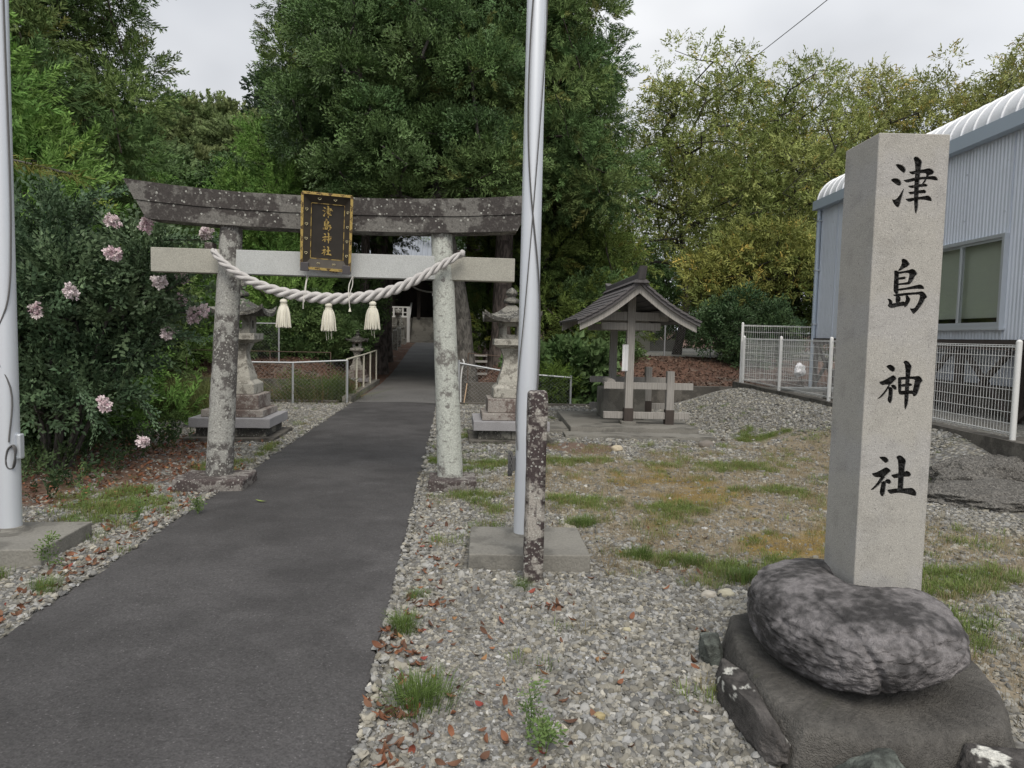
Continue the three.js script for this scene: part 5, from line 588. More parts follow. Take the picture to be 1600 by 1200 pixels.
// pale sparse trees on the right
const ch = { c0: [0.21, 0.275, 0.085], c1: [0.35, 0.39, 0.13] };
tree('cherry_tree', 'thin leaved yellow green tree above the well shelter', [6.2, 0.9, -27], { seed: 31, h: 8.5, r: 0.17, trunk: [[0, -0.2, 0], [0.3, 2.5, 0.2], [0.0, 5, 0], [0.4, 8, 0]], clumps: blob([[0.2, 6.6, 0, 3.6, 3.1, 2.8], [-1.8, 4.4, 0.5, 1.8, 2.0, 1.6], [0.6, 9.9, 0, 2.6, 1.6, 2.0]], 250, 0.55, 0.05), per: 30, R0: 0.6, g: G.cherry, ...ch, lift: -0.1, flat: 0.55, twig: 0.012, old: 0.06 }, 'thin leaved trees on the right');
tree('cherry_tree', 'thin leaved tree with crooked dark limbs left of the steel building', [10.2, 0.9, -27.5], { seed: 32, h: 8.5, r: 0.2, trunk: [[0, -0.2, 0], [-0.3, 2.5, 0.2], [0.5, 5, 0], [0.2, 8, 0]], clumps: blob([[0, 6.0, 0, 3.8, 3.0, 2.8], [0.5, 9.2, 0, 3.0, 1.8, 2.0], [-1.4, 3.4, 0.8, 2.2, 1.5, 1.6]], 250, 0.55, 0.05), per: 30, R0: 0.6, g: G.cherry, ...ch, lift: -0.1, flat: 0.55, twig: 0.013, old: 0.06 }, 'thin leaved trees on the right');
tree('cherry_tree', 'low spreading yellow green tree between well shelter and building', [7.9, 0.7, -23.2], { seed: 33, h: 4.6, r: 0.13, trunk: [[0, -0.2, 0], [0.2, 1.6, 0], [-0.2, 3, 0], [0, 4.4, 0]], clumps: blob([[0, 3.3, 0, 2.6, 1.2, 1.7], [-1.0, 2.3, 0.6, 1.5, 0.8, 1.0]], 110, 0.5, 0.2), per: 46, R0: 0.5, g: G.cherry, c0: [0.17, 0.22, 0.06], c1: [0.31, 0.32, 0.09], lift: -0.1, flat: 0.5, old: 0.1, from: 2 }, 'thin leaved trees on the right');
[[14.0, -30, 11.6, 'first olive tree crown above the steel building roof, by the carved pillar'], [19.5, -31.5, 13.2, 'middle olive tree crown above the steel building roof'], [25, -33.5, 15.6, 'olive tree crown above the roof at the right edge of the picture'], [11.6, -36, 11.5, 'farther pale tree behind the crooked dark limbs']].forEach(([x, z, h, label], i) => tree('cherry_tree', label, [x, 0.9, z], { seed: 34 + i, h, r: 0.2, trunk: [[0, -0.2, 0], [0.3, h * 0.3, 0.1], [-0.2, h * 0.55, 0], [0.2, h * 0.78, 0]], clumps: blob([[0, h * 0.76, 0, 3.6, h * 0.22, 2.8], [0.4, h * 0.5, 0, 3.4, h * 0.3, 2.4]], 190, 0.66, 0.08), per: 34, R0: 0.7, g: G.cherry, s: 1.25, c0: [0.2, 0.245, 0.08], c1: [0.33, 0.35, 0.12], lift: -0.05, flat: 0.6, old: 0.1, twig: 0.012 }, 'thin leaved trees on the right'));
// shrubs and understorey
function bush(label, base, list, n, o) { return tree('shrub', label, base, { seed: o.seed, h: o.h || 1.2, r: o.r || 0.05, category: 'shrub', trunk: [[0, -0.1, 0], [0.05, (o.h || 1.2) * 0.5, 0], [0, (o.h || 1.2), 0]], nodes: 5, from: 1, clumps: blob(list, n, o.R || 0.35, 0.3), per: o.per || 50, R0: o.R || 0.35, g: o.g || G.broad, m: o.m || M.glossy_leaf, ...(o.c || deep), lift: 0.3, flat: 0.75, twig: 0.01, s: o.s || 1 }, o.group || 'shrubs under the trees'); }
bush('dark round shrub on the bank at the foot of the low yellow green tree', [6.9, 0.75, -21.3], [[0, 0.95, 0, 1.45, 1.0, 1.0]], 46, { seed: 51, h: 1.4, c: { c0: [0.05, 0.1, 0.045], c1: [0.095, 0.155, 0.065] } });
bush('dark shrub behind the left eave of the well shelter', [2.4, 0.7, -21.2], [[0, 1.4, 0, 1.0, 1.3, 0.9], [1.0, 0.9, 0, 0.8, 0.8, 0.7]], 46, { seed: 52, h: 1.8 });
bush('deep green bush mass behind the far gravel lot', [4.6, 0.9, -46], [[0, 3.4, 0, 5, 3.4, 1.6], [6, 3.0, 0, 5, 3.2, 1.6]], 130, { seed: 53, h: 5, R: 0.9, per: 60, s: 2, c: { c0: [0.05, 0.1, 0.035], c1: [0.1, 0.165, 0.055] } });
bush('tall dark bush behind the low wall at the far right', [10.3, 0.9, -24.5], [[0, 2.0, 0, 2.0, 2.0, 1.0]], 70, { seed: 54, h: 3, R: 0.5, s: 1.3, c: { c0: [0.055, 0.105, 0.035], c1: [0.12, 0.17, 0.05] } });
bush('low dark evergreen shrub below the tassels left of the path', W(-4.4, 20.6, 0.7), [[0, 0.75, 0, 1.25, 0.85, 0.8], [-1.2, 0.6, 0.2, 0.9, 0.65, 0.6]], 60, { seed: 55, h: 1.2, R: 0.3, per: 46 });
bush('low dark shrub beside the small far lantern', W(-3.35, 21.8, 0.65), [[0, 0.8, 0, 0.7, 0.9, 0.6]], 28, { seed: 56, h: 1.3, R: 0.3 });
bush('high dark bush filling the shade behind the left lantern', W(-6.6, 23.8, 0.8), [[0, 2.0, 0, 2.6, 2.0, 1.2], [2.6, 1.7, 0.3, 1.6, 1.7, 1.0]], 100, { seed: 57, h: 3.4, R: 0.5, per: 60, s: 1.25 });
bush('dark bush in the shade behind the left torii pillar', W(-9.5, 17.2, 0.6), [[0, 2.2, 0, 1.9, 2.2, 1.2]], 80, { seed: 58, h: 3, R: 0.5, per: 55, s: 1.2 });
bush('dark bush in the deep shade right of the path', W(2.2, 24.8, 0.9), [[0, 2.4, 0, 1.5, 2.4, 1.0]], 60, { seed: 59, h: 3.4, R: 0.5, per: 55, s: 1.2 });
bush('tall dark hedge behind the crape myrtle at the left edge', [-7.6, 0, -8.2], [[0, 1.5, 0, 1.5, 1.7, 1.0], [1.6, 1.3, -0.6, 1.1, 1.3, 0.8]], 90, { seed: 60, h: 2.4, R: 0.4, per: 60 });
// young leafy plants in the ditch by the well
bush('light green leafy weeds growing from the ditch beside the well shelter', W(2.2, 15.85, -0.85), [[0, 1.0, 0, 0.55, 0.75, 0.4]], 26, { seed: 61, h: 1.3, R: 0.22, per: 26, g: G.bamboo, m: M.leaf, c: { c0: [0.12, 0.2, 0.035], c1: [0.18, 0.27, 0.06] }, group: 'plants in the ditch', s: 0.7 });
bush('broad leaved plant growing from the ditch behind the pipe fence', W(2.75, 16.2, -0.85), [[0, 1.55, 0, 0.8, 0.55, 0.4], [-0.9, 1.45, 0, 0.5, 0.5, 0.3]], 30, { seed: 62, h: 1.6, R: 0.26, per: 20, g: G.big, m: M.leaf, c: { c0: [0.075, 0.14, 0.045], c1: [0.13, 0.2, 0.08] }, group: 'plants in the ditch' });
bush('green weeds in the ditch under the left pipe fence', W(-3.0, 15.9, -0.85), [[0, 0.75, 0, 0.7, 0.5, 0.35]], 22, { seed: 63, h: 1.0, R: 0.22, per: 24, g: G.bamboo, m: M.leaf, s: 0.7, c: { c0: [0.08, 0.13, 0.03], c1: [0.13, 0.18, 0.05] }, group: 'plants in the ditch' });
// trees on the hill behind
{ const r = mulberry(90); [[-30, 62, 9], [-26, 66, 10], [-22.5, 60, 9], [-20, 70, 12], [-33, 72, 11], [-17, 64, 9], [-24, 78, 12], [-14, 72, 11], [-38, 66, 10], [-29, 80, 12], [-18.5, 80, 15]].forEach(([u, v, h], i) => { const lab = ['pale green hill tree low beside the left cedars', 'round hill tree above the left end of the lintel', 'mid green hill tree in the gap left of centre', 'dark hill tree just left of the central cedars', 'leftmost high hill tree against the sky', 'lower hill tree close behind the light green cedar', 'high round hill tree on the skyline gap', 'hill tree half hidden behind the central cedars', 'hill tree mostly behind the tall left cedar', 'far hill tree on the crest', 'tall dark conifer on the hill crest against the sky'][i]; tree('hill_tree', lab, W(u, v, farH(u, v) - 0.3), { seed: 70 + i, h: h * 0.7, r: 0.3, clumps: blob([[0, h * 0.62, 0, i === 10 ? 2 : h * 0.36, h * 0.4, h * 0.34]], 46, 1.5, 0.3), per: 34, R0: 1.5, g: G.mass, ...(i % 3 === 0 ? { c0: [0.14, 0.2, 0.075], c1: [0.21, 0.25, 0.1] } : i === 10 ? { c0: [0.05, 0.085, 0.05], c1: [0.07, 0.11, 0.06] } : { c0: [0.085, 0.145, 0.06], c1: [0.14, 0.2, 0.08] }), lift: 0.3 }, 'trees on the hill'); }); }
// more wood behind, to close the view between trunks
[[-9, 31, 7.5], [-12.5, 27, 8], [-14.5, 22, 9], [3.4, 34, 12], [-7.0, 36, 8], [0.9, 46, 13], [-4.6, 47, 12], [-12, 40, 8], [7.5, 50, 9]].forEach(([u, v, h], i) => tree('evergreen_tree', ['dark broad tree behind the left chain link fence', 'broad tree behind the tall left cedar', 'broad tree behind the hedge at the far left', 'dark broad tree behind the right hand cedar', 'broad tree behind the light green low cedar', 'broad tree behind the right end of the shrine hall', 'broad tree behind the left end of the shrine hall', 'broad dark tree on the slope left of the shrine', 'broad tree far behind the well shelter'][i], W(u, v, farH(u, v) - 0.2), { seed: 95 + i, h: h * 0.8, r: 0.25, clumps: blob([[0, h * 0.6, 0, h * 0.27, h * 0.38, h * 0.25], [0, h * 0.3, 0, h * 0.22, h * 0.24, h * 0.2]], 80, 0.9, 0.35), per: 60, R0: 0.9, g: G.broad, m: M.glossy_leaf, s: 1.9, ...(i % 2 ? deep : { c0: [0.065, 0.125, 0.045], c1: [0.12, 0.19, 0.06] }), lift: 0.3 }, 'wood behind the shrine'));
// crape myrtle with pink flower heads
{
  const base = [-4.75, 0, -7.35], t = thing('crape_myrtle', 'bushy crape myrtle with pale pink flower heads beside the left flagpole', 'shrub', base), r = mulberry(123); const cl = blob([[-0.05, 1.55, 0, 0.95, 0.85, 0.7], [0.4, 1.45, 0.0, 0.62, 0.6, 0.6], [0.25, 2.1, -0.1, 0.8, 0.55, 0.55], [-0.75, 1.4, 0, 0.7, 0.8, 0.5], [1.0, 1.85, -0.2, 0.5, 0.35, 0.4]], 96, 0.27, 0.2)(r); const low = blob([[-0.1, 0.75, 0.1, 0.85, 0.35, 0.5]], 20, 0.2, 0.2)(r); cl.push(...low);
  const gs = []; for (let i = 0; i < 9; i++) { const a = i / 9 * 6.28, b = [Math.cos(a) * 0.1, -0.05, Math.sin(a) * 0.1]; gs.push(tube([b, [Math.cos(a) * 0.25 + 0.1, 0.5, Math.sin(a) * 0.2], [Math.cos(a) * 0.55 + 0.1, 1.1, Math.sin(a) * 0.35], [Math.cos(a) * 0.85 + 0.15, 1.75, Math.sin(a) * 0.5]], 0.018, 6, 14)); } obj('stems', gs, M.grey_bark, t); scatter('crown', G.crape, M.glossy_leaf, crownList(cl, 42, r, { c0: [0.068, 0.118, 0.062], c1: [0.125, 0.185, 0.095], R0: 0.27, flat: 0.85, lift: 0.3, s: 0.9 }), t);
  obj('twigs', skeleton([[0, 0, 0], [0.1, 0.7, 0], [0.15, 1.5, 0]], cl.map(([c]) => c), r, 0.03, { nodes: 6, from: 2, twig: 0.006 }), M.grey_bark, t);
  // arching sprays: shoots with paired leaves
  const shoots = [[[0.6, 2.0, 0.1], [1.1, 2.35, 0.1], [1.55, 2.4, 0.05]], [[0.9, 1.7, 0.1], [1.4, 2.0, 0.1], [1.65, 2.35, 0.1]], [[0.8, 1.4, 0.1], [1.25, 1.65, 0], [1.5, 1.65, -0.1]], [[0.8, 1.2, 0], [1.2, 1.4, 0], [1.5, 1.38, 0]], [[0.2, 2.3, 0], [0.4, 2.7, 0.1], [0.75, 2.85, 0.1]], [[0.5, 0.9, 0.2], [0.85, 0.85, 0.2], [1.05, 0.6, 0.1]], [[0.3, 1.2, 0.4], [0.6, 0.9, 0.55], [0.75, 0.55, 0.6]]]; const sl = []; const sg = []; shoots.forEach((s) => { const c = new THREE.CatmullRomCurve3(s.map((q) => V3(...q))); sg.push(tube(s, 0.006, 5, 12)); for (let i = 2; i < 22; i++) sl.push([c.getPointAt(i / 22).add(V3((r() - 0.5) * 0.06, (r() - 0.5) * 0.05, (r() - 0.5) * 0.06)), c.getTangentAt(i / 22).add(V3((r() - 0.5) * 0.8, 0.2 * r(), (r() - 0.5) * 0.8)).normalize(), 0.5 + 0.3 * r(), mix3([0.08, 0.14, 0.08], [0.13, 0.2, 0.11], r())]); }); obj('shoots', sg, M.grey_bark, t); scatter('shoot_leaves', G.crape, M.glossy_leaf, sl, t);
  const pg = sprig(77, 12, 0.03, 0.018, 0.018, { wide: 0.03, tilt: 2 }); const heads = [[1.29, 2.47, 0.6, 0.085], [1.63, 2.45, 0.1, 0.1], [0.99, 2.48, 0.65, 0.065], [1.01, 2.17, 0.7, 0.075], [1.4, 1.93, 0.6, 0.07], [0.71, 1.8, 0.85, 0.08], [0.41, 1.62, 0.85, 0.075], [0.93, 0.77, 0.75, 0.07], [1.4, 1.65, -0.05, 0.1], [1.22, 1.45, 0.0, 0.06], [1.53, 1.68, -0.1, 0.09], [1.31, 1.79, -0.05, 0.08], [1.31, 2.03, -0.05, 0.06], [1.2, 1.43, 0.05, 0.06], [1.29, 0.42, 0.75, 0.055]];
  heads.forEach(([x, y, z, R0]) => { const R = R0 * 0.78; const l = [], sub = Array.from({ length: 4 }, () => [rdir(r).multiplyScalar(R * 0.55), 0.35 + 0.45 * r()]), pk = r(); for (let i = 0; i < 64; i++) { const d = rdir(r), [o, q] = sub[i & 3]; l.push([V3(x, y, z).add(o).addScaledVector(d, R * 0.6 * q * Math.cbrt(r())), d, 0.7 + 0.6 * r(), mix3([0.74, mix(0.52, 0.66, pk), mix(0.6, 0.68, pk)], [0.86, 0.79, 0.78], r())]); } const o = scatter('flower_head', pg, M.petal, l, t); o.userData.kind = 'stuff'; });
}
// fern-like branch poking in above the lintel's left end
{ const t = thing('bamboo_spray', 'yellowish arching leaf spray above the left end of the lintel', 'plant', [-5.55, 0, -6.6]); obj('stem', tube([[-0.3, 0, 0], [-0.2, 1.6, 0], [0.1, 2.7, 0.1], [0.75, 2.98, 0.1], [1.55, 2.86, 0.1]], 0.012, 6, 40), M.grey_bark, t); const c = new THREE.CatmullRomCurve3([[-0.2, 1.6, 0], [0.1, 2.7, 0.1], [0.75, 2.98, 0.1], [1.55, 2.86, 0.1]].map((q) => V3(...q))), r = mulberry(7), l = []; for (let i = 0; i < 60; i++) { const s = 0.3 + 0.7 * i / 60; l.push([c.getPointAt(s), c.getTangentAt(s).add(V3(0.2 * r(), -0.5 * r(), (r() - 0.5) * 1.2)).normalize(), 0.4 + 0.3 * r(), mix3([0.12, 0.14, 0.03], [0.22, 0.22, 0.05], r())]); } scatter('leaves', G.bamboo, M.leaf, l, t); }
// ---------------------------------------------------------------- small ground cover
{
  const r = mulberry(301);
  // pebbles: loose gravel near the camera, thinning with distance
  const rockGeo = (seed, d, flat) => { let g = new THREE.IcosahedronGeometry(1, d); g.deleteAttribute('uv'); g.deleteAttribute('normal'); g = mergeVertices(g, 1e-4); const p = g.attributes.position; for (let i = 0; i < p.count; i++) { const x = p.getX(i), y = p.getY(i), z = p.getZ(i), k = 1 + 0.8 * fbm(x * 1.2 + seed, y * 1.2, z * 1.2, 2) + 0.25 * fbm(x * 3 + seed, y * 3, z * 3, 2); p.setXYZ(i, x * k * 1.15, y * k * 0.62, z * k * 0.9); } if (flat) g = g.toNonIndexed(); g.computeVertexNormals(); g.setAttribute('uv', new THREE.Float32BufferAttribute(new Float32Array(g.attributes.position.count * 2), 2)); return g; };
  std('pebble', { roughness: 0.85 }); const sets = [[], [], []]; const inPath = (u, m = 0.02) => u > -2.14 - m && u < -0.31 + m;
  const blocked = (x, z) => (x > 0.97 && x < 1.98 && z < -2.25 && z > -3.45) || (x > -0.3 && x < 0.53 && z < -4.42 && z > -5.15) || (x < -2.93 && x > -3.75 && z < -4.26 && z > -4.95) || (x > 5.2) ;
  const put = (n, v0, v1, u0, u1, s0, s1) => { for (let i = 0; i < n; i++) { const v = mix(v0, v1, r()), u = mix(u0, u1, r()); if (inPath(u, -0.06 * r() * r())) continue; const [x, , z] = W(u, v); if (blocked(x, z) || z > -1.6 || Math.abs(x / z) > 0.86) continue; const q = zone(u, v); const cover = 1 - clamp(q.litter * 0.8 + q.soil * 0.95 + q.green * 0.55 + q.dry * 0.75 + q.moss * 0.8); if (r() > cover + 0.06) continue; const s = mix(s0, s1, Math.pow(r(), 3.4)) * (r() < 0.012 ? 1.6 : 1) * (1 - 0.35 * q.fine), t = mix(0.12, 0.37, Math.pow(r(), 1.3)) * (r() < 0.05 ? 1.4 : 1), w = r(); const c = [t * mix(0.97, 1.05, w), t * mix(0.985, 0.985, w), t * mix(0.98, 0.8, w)]; sets[(r() * 3) | 0].push([V3(x, (inPath(u) ? 0.02 : nearH(u, v)) + s * 0.1, z), V3((r() - 0.5) * 0.5, 0, 0).add(V3(r() - 0.5, (r() - 0.5) * 0.35, r() - 0.5)).normalize(), s, c, (r() - 0.5) * 0.6]); } };
  put(80000, 1.9, 4.6, -0.33, 3.6, 0.0045, 0.021); put(46000, 4.5, 7.5, -0.33, 5.0, 0.008, 0.022); put(40000, 7.5, 15.1, -0.33, 6.4, 0.011, 0.03); put(11000, 3.2, 7, -3.6, -2.1, 0.008, 0.022); put(15000, 7, 15.1, -4.6, -2.1, 0.01, 0.024);
  sets.forEach((l, i) => { const o = scatter('gravel', rockGeo(i * 3.3 + 1, i ? 1 : 2, i > 0), M.pebble, l); tag(o, 'loose grey gravel stones scattered over the forecourt', 'gravel', 'loose gravel', 'stuff'); });
  // larger single stones
  const stone = (x, z, s, col, label, y = 0) => { const m = std('stone_' + label.length + Math.round(x * 100), { roughness: 0.85 }, tex(64, 0.2, (a, b, q) => { const n = pf(a, b, q, 8, 4, 5), k = mix(0.85, 1.12, n); return [col[0] * k, col[1] * k, col[2] * k]; })); const g = boulder(s * 1.15, s * 0.7, s * 0.9, { e: 2.1, amp: 0.3, fine: 0.05, detail: 5, seed: x * 7 }); g.translate(x, y + s * 0.35, z); tag(obj('stone', tri(g), m), label, 'stone', 'single larger stones'); };
  stone(1.285, -4.08, 0.043, [0.5, 0.47, 0.36], 'cream round stone on the gravel left of the boulder'); stone(1.175, -4.05, 0.04, [0.46, 0.43, 0.37], 'flatter pale stone beside the cream round stone'); stone(0.375, -2.71, 0.021, [0.36, 0.3, 0.16], 'yellowish pebble on the near gravel'); stone(0.62, -2.86, 0.017, [0.3, 0.3, 0.26], 'grey pebble right of the yellowish pebble'); stone(0.1, -3.28, 0.02, [0.3, 0.27, 0.18], 'flat brownish stone in the middle of the gravel'); stone(1.42, -9.4, 0.07, [0.48, 0.42, 0.31], 'pale stone on the red soil before the well shelter'); stone(3.1, -6.3, 0.05, [0.17, 0.14, 0.11], 'dark stone on the dry mossy ground'); stone(2.75, -9.9, 0.09, [0.2, 0.18, 0.16], 'dark block at the foot of the gravel mound'); stone(0.62, -3.55, 0.02, [0.42, 0.39, 0.27], 'small cream stone on the gravel near the marker post');
  // grass: tufts of bent blades
  const tuft = (seed, n, h, spread, w) => { const q = mulberry(seed), P = []; for (let i = 0; i < n; i++) { const a = q() * 6.28, o = Math.sqrt(q()) * spread * 0.5, l = h * (0.5 + 0.6 * q()), b = (0.15 + 0.75 * q()) * l, c = Math.cos(a), s = Math.sin(a), x = c * o, z = s * o, sx = -s * w, sz = c * w; const A = [x, 0, z], M1 = [x + c * b * 0.35, l * 0.6, z + s * b * 0.35], T = [x + c * b, l * (0.95 - 0.3 * b / l), z + s * b]; P.push(A[0] - sx, 0, A[2] - sz, A[0] + sx, 0, A[2] + sz, M1[0] + sx * 0.7, M1[1], M1[2] + sz * 0.7, A[0] - sx, 0, A[2] - sz, M1[0] + sx * 0.7, M1[1], M1[2] + sz * 0.7, M1[0] - sx * 0.7, M1[1], M1[2] - sz * 0.7, M1[0] - sx * 0.7, M1[1], M1[2] - sz * 0.7, M1[0] + sx * 0.7, M1[1], M1[2] + sz * 0.7, T[0], T[1], T[2]); } const g = soup(P); g.rotateX(Math.PI / 2); return g; };
  const short = tuft(1, 26, 0.07, 0.14, 0.0016), mid = tuft(2, 60, 0.15, 0.2, 0.0019), tall = tuft(3, 40, 0.62, 0.3, 0.005), straw = tuft(4, 16, 0.09, 0.2, 0.0014); const UPV = V3(0, 1, 0);
  const tl = [], st = []; for (let i = 0; i < 90000; i++) { const v = mix(2.2, 15, r()), u = mix(-3.9, 5.6, r()); if (inPath(u, -0.01)) continue; const [x, , z] = W(u, v); if (blocked(x, z) || Math.abs(x / z) > 0.84) continue; const q = zone(u, v); if (r() < q.green * 0.85 + (u > -0.3 && v > 4.6 && v < 10 ? 0.12 * ss(-0.1, 0.3, q.n2) : 0)) tl.push([V3(x, nearH(u, v), z), V3((r() - 0.5) * 0.3, 1, (r() - 0.5) * 0.3).normalize(), 0.5 + 0.65 * r(), r() < 0.16 ? mix3([0.22, 0.19, 0.08], [0.32, 0.27, 0.13], r()) : mix3([0.13, 0.195, 0.045], [0.24, 0.31, 0.09], r())]); else if (r() < (q.dry * 0.26 + q.moss * 0.06) * (v < 9.5 ? 1 : 0.3)) st.push([V3(x, nearH(u, v), z), V3((r() - 0.5) * 0.8, 1, (r() - 0.5) * 0.8).normalize(), 0.4 + 0.6 * r(), mix3([0.24, 0.19, 0.11], [0.42, 0.36, 0.23], r())]); }
  tag(scatter('grass', short, M.blade, tl), 'short green grass growing in patches on the forecourt', 'grass', null, 'stuff'); tag(scatter('dry_grass', straw, M.blade, st), 'short dry straw coloured grass among the gravel', 'grass', null, 'stuff');
  const clump = (x, z, s, label, n = 5) => { const l = []; for (let i = 0; i < n; i++) { const a = r() * 6.28, q = 0.07 * s * Math.sqrt(r()); l.push([V3(x + Math.cos(a) * q, 0, z + Math.sin(a) * q), V3((r() - 0.5) * 0.4, 1, (r() - 0.5) * 0.4).normalize(), s * (0.6 + 0.5 * r()), mix3([0.09, 0.15, 0.03], [0.17, 0.24, 0.07], r())]); } const o = scatter('grass_tuft', mid, M.blade, l); tag(o, label, 'grass', 'single grass tufts on the gravel'); o.userData.kind = 'thing'; };
  clump(-0.34, -2.78, 0.95, 'largest bright grass tuft beside the near path edge', 9); clump(-0.5, -3.5, 0.75, 'grass tuft on the right path edge, second from the camera', 7); clump(-0.5, -3.95, 0.55, 'small grass tuft on the right path edge before the marker post', 6); clump(0.6, -5.55, 0.9, 'round grass tuft right of the flagpole base', 8); clump(0.93, -4.8, 0.8, 'spiky grass tuft between flagpole base and boulder', 6); clump(1.5, -4.3, 1.0, 'wide spiky grass tuft just behind the boulder', 8); clump(1.25, -4.62, 0.6, 'small grass tuft behind the cream stone', 5); clump(-2.62, -3.9, 0.7, 'thin weed tuft beside the left path edge', 5); clump(0.28, -7.6, 0.9, 'grass tuft right of the right torii foot stone', 8); clump(0.12, -4.12, 0.5, 'dry thin grass at the foot of the marker post', 3);
  const weed = (x, z, h, label) => { const t = thing('weed', label, 'weed', [x, 0, z]); obj('stem', tube([[0, 0, 0], [0.01, h * 0.5, 0], [0.0, h, 0.01]], 0.0022, 5), M.green_stem || std('green_stem', { rgb: [0.1, 0.16, 0.05] }), t); const l = []; for (let i = 0; i < 16; i++) { const y = h * (0.15 + 0.85 * i / 16); l.push([V3((r() - 0.5) * 0.02, y, (r() - 0.5) * 0.02), V3(r() - 0.5, 0.4 * r(), r() - 0.5).normalize(), 0.16 + 0.14 * r(), mix3([0.1, 0.17, 0.05], [0.17, 0.25, 0.08], r())]); } scatter('leaves', G.broad, M.leaf, l, t); };
  weed(0.09, -2.55, 0.2, 'small upright weed on the near gravel below the marker post'); weed(0.15, -2.45, 0.12, 'tiny weed beside the upright weed on the near gravel'); weed(-2.82, -4.27, 0.22, 'bright green seedling at the corner of the left flagpole block'); weed(-2.85, -5.35, 0.16, 'low green weed behind the left flagpole block'); weed(-2.5, -5.6, 0.14, 'low broad weed beside the left path edge'); weed(-3.05, -5.0, 0.5, 'yellow green shoot behind the left flagpole');
  // tall grass left of the left lantern and by the ditch
  const tg = []; for (let i = 0; i < 420; i++) { const u = mix(-5.7, -3.9, r()), v = mix(11.8, 15.0, r()); const [x, , z] = W(u, v); tg.push([V3(x, -0.01, z), V3((r() - 0.5) * 0.5, 1, (r() - 0.5) * 0.5).normalize(), 0.6 + 0.6 * r(), mix3([0.08, 0.115, 0.03], [0.2, 0.22, 0.075], r())]); } tag(scatter('tall_grass', tall, M.blade, tg), 'long grass growing left of the left stone lantern', 'grass', null, 'stuff');
  const tg2 = []; for (let i = 0; i < 150; i++) { const u = mix(-3.6, -2.5, r()), v = mix(15.45, 16.5, r()); const [x, , z] = W(u, v); tg2.push([V3(x, -0.85, z), V3((r() - 0.5) * 0.4, 1, (r() - 0.5) * 0.4).normalize(), 1.5 + 0.9 * r(), r() < 0.3 ? mix3([0.26, 0.18, 0.1], [0.36, 0.26, 0.16], r()) : mix3([0.09, 0.13, 0.035], [0.17, 0.2, 0.07], r())]); } tag(scatter('reed_grass', tall, M.blade, tg2), 'long reddish seeding grass rising from the ditch behind the left fence', 'grass', null, 'stuff');
  const ivy = []; for (let i = 0; i < 500; i++) { const u = mix(-6.2, -4.0, r()), v = mix(10.6, 13.0, r()) ; const [x, , z] = W(u, v); ivy.push([V3(x, 0.02 + 0.14 * r(), z), V3(r() - 0.5, 0.5, r() - 0.5).normalize(), 0.4 + 0.3 * r(), mix3([0.06, 0.12, 0.03], [0.13, 0.2, 0.06], r())]); } tag(scatter('ground_cover', G.small, M.leaf, ivy), 'low green creeping plants at the foot of the long grass', 'ground cover', null, 'stuff');
  const iv2 = []; for (let i = 0; i < 620; i++) { const u = mix(-6.0, -3.2, r()), v = 6 + 3.5 * r(); if (zone(u, v).litter < 0.3 && r() < 0.5) continue; const [x, , z] = W(u, v); if (x > -4.0 && r() < 0.75) continue; iv2.push([V3(x, 0.01 + 0.2 * r() * ss(-3.6, -4.6, x), z), V3(r() - 0.5, 0.6, r() - 0.5).normalize(), 0.5 + 0.5 * r(), mix3([0.03, 0.06, 0.025], [0.07, 0.11, 0.04], r())]); } tag(scatter('undergrowth', G.small, M.leaf, iv2), 'dark low undergrowth beneath the crape myrtle', 'undergrowth', null, 'stuff');
  // fallen leaves: curled blades in reds and browns
  const lf = (seed) => { const q = mulberry(seed), P = []; const n = 6, w = 0.42, c = 0.25 + 0.3 * q(); let prev; for (let i = 0; i <= n; i++) { const s = i / n, hw = w * Math.sin(Math.PI * Math.pow(s, 0.8)) * 0.5, y = c * 0.5 * (2 * s - 1) ** 2, A = [-hw, y + 0.35 * hw, s - 0.5], B = [0, y, s - 0.5], C = [hw, y + 0.3 * hw, s - 0.5]; if (prev) { const [a, b, d] = prev; P.push(...a, ...A, ...B, ...a, ...B, ...b, ...b, ...B, ...C, ...b, ...C, ...d); } prev = [A, B, C]; } return soup(P); };
  const ls = [[], []]; const drop = (u, v, s, up = 0.012) => { const [x, , z] = W(u, v); if (blocked(x, z)) return; const k = r(); ls[(r() * 2) | 0].push([V3(x, Math.max(nearH(u, v), inPath(u) ? 0.03 : 0) + up, z), V3(r() - 0.5, (r() - 0.5) * 0.5, r() - 0.5).normalize(), s * (0.7 + 0.6 * r()), k < 0.3 ? mix3([0.15, 0.06, 0.03], [0.27, 0.115, 0.06], r()) : k < 0.85 ? mix3([0.08, 0.04, 0.025], [0.18, 0.09, 0.05], r()) : mix3([0.3, 0.19, 0.08], [0.24, 0.045, 0.035], r()), (r() - 0.5) * 1.2]); };
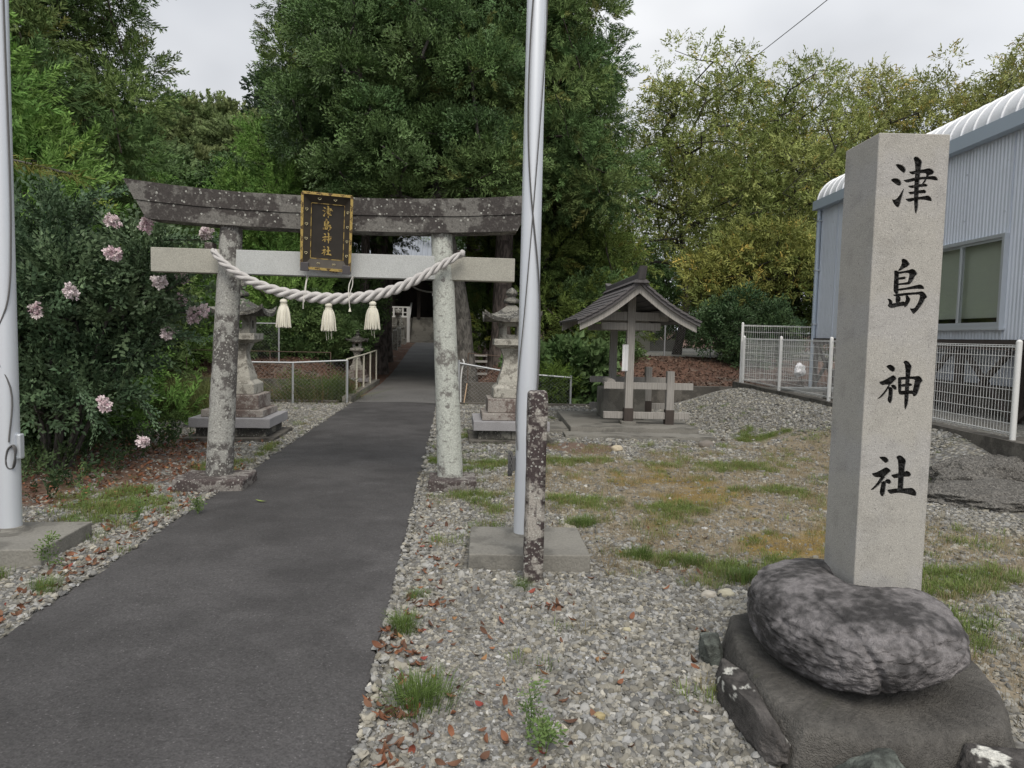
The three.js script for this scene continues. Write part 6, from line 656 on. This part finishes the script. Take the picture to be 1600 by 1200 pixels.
  for (let i = 0; i < 240; i++) drop(-0.24 + 0.22 * Math.abs(r() + r() - 1) * (r() < 0.3 ? 5 : 1), 2.2 + 5 * r() * r(), 0.05); for (let i = 0; i < 330; i++) drop(-2.2 - 0.5 * r() * r(), 3 + 5 * r(), 0.05); for (let i = 0; i < 90; i++) drop(-0.2 + 2.4 * r(), 2.2 + 3.4 * r(), 0.05); for (let i = 0; i < 70; i++) drop(-2.5 - 0.25 * r(), 3.75 + 0.3 * r(), 0.06);
  for (let i = 0; i < 5200; i++) { const u = -2.5 - 3.6 * r(), v = 5.0 + 7 * r(); if (r() < zone(u, v).litter * 0.85 + 0.03) drop(u, v, 0.055, 0.01 + 0.015 * r()); }
  for (const c of [[-0.27, 3.25], [-0.26, 2.72], [-0.3, 3.42], [0.55, 3.78], [-0.05, 3.85], [-2.45, 3.55]]) for (let i = 0; i < 9; i++) drop(c[0] + 0.13 * (r() - 0.5), c[1] + 0.1 * (r() - 0.5), 0.055, 0.012 + 0.012 * r());
  ls.forEach((l, i) => tag(scatter('fallen_leaves', lf(i + 3), M.dry_leaf, l), 'curled red brown fallen leaves along the path edges', 'leaves', 'fallen leaves', 'stuff'));
  const fl = []; for (let i = 0; i < 9000; i++) { const u = mix(-9, 9.5, r()), v = 16.9 + 5.2 * r(); if (u > -2.5 && u < 0.1) continue; const [x, , z] = W(u, v); fl.push([V3(x, farH(u, v) + 0.03, z), V3(r() - 0.5, (r() - 0.5) * 0.6, r() - 0.5).normalize(), 0.06 + 0.06 * r(), mix3([0.07, 0.042, 0.032], [0.19, 0.125, 0.09], r())]); } tag(scatter('bank_leaf_litter', lf(9), M.dry_leaf, fl), 'red brown leaf litter covering the bank beyond the ditch', 'leaves', null, 'stuff');
  const gl = thing('green_leaf', 'single fallen green leaf lying on the asphalt path', 'leaf', W(-1.62, 6.15, 0.035)); { const g = lf(5).clone(); g.scale(0.07, 0.05, 0.12); g.rotateY(1.2); obj('leaf_blade', g, std('fresh_leaf', { rgb: [0.2, 0.26, 0.06], side: THREE.DoubleSide }), gl); }
}
renderer.render(scene, camera);
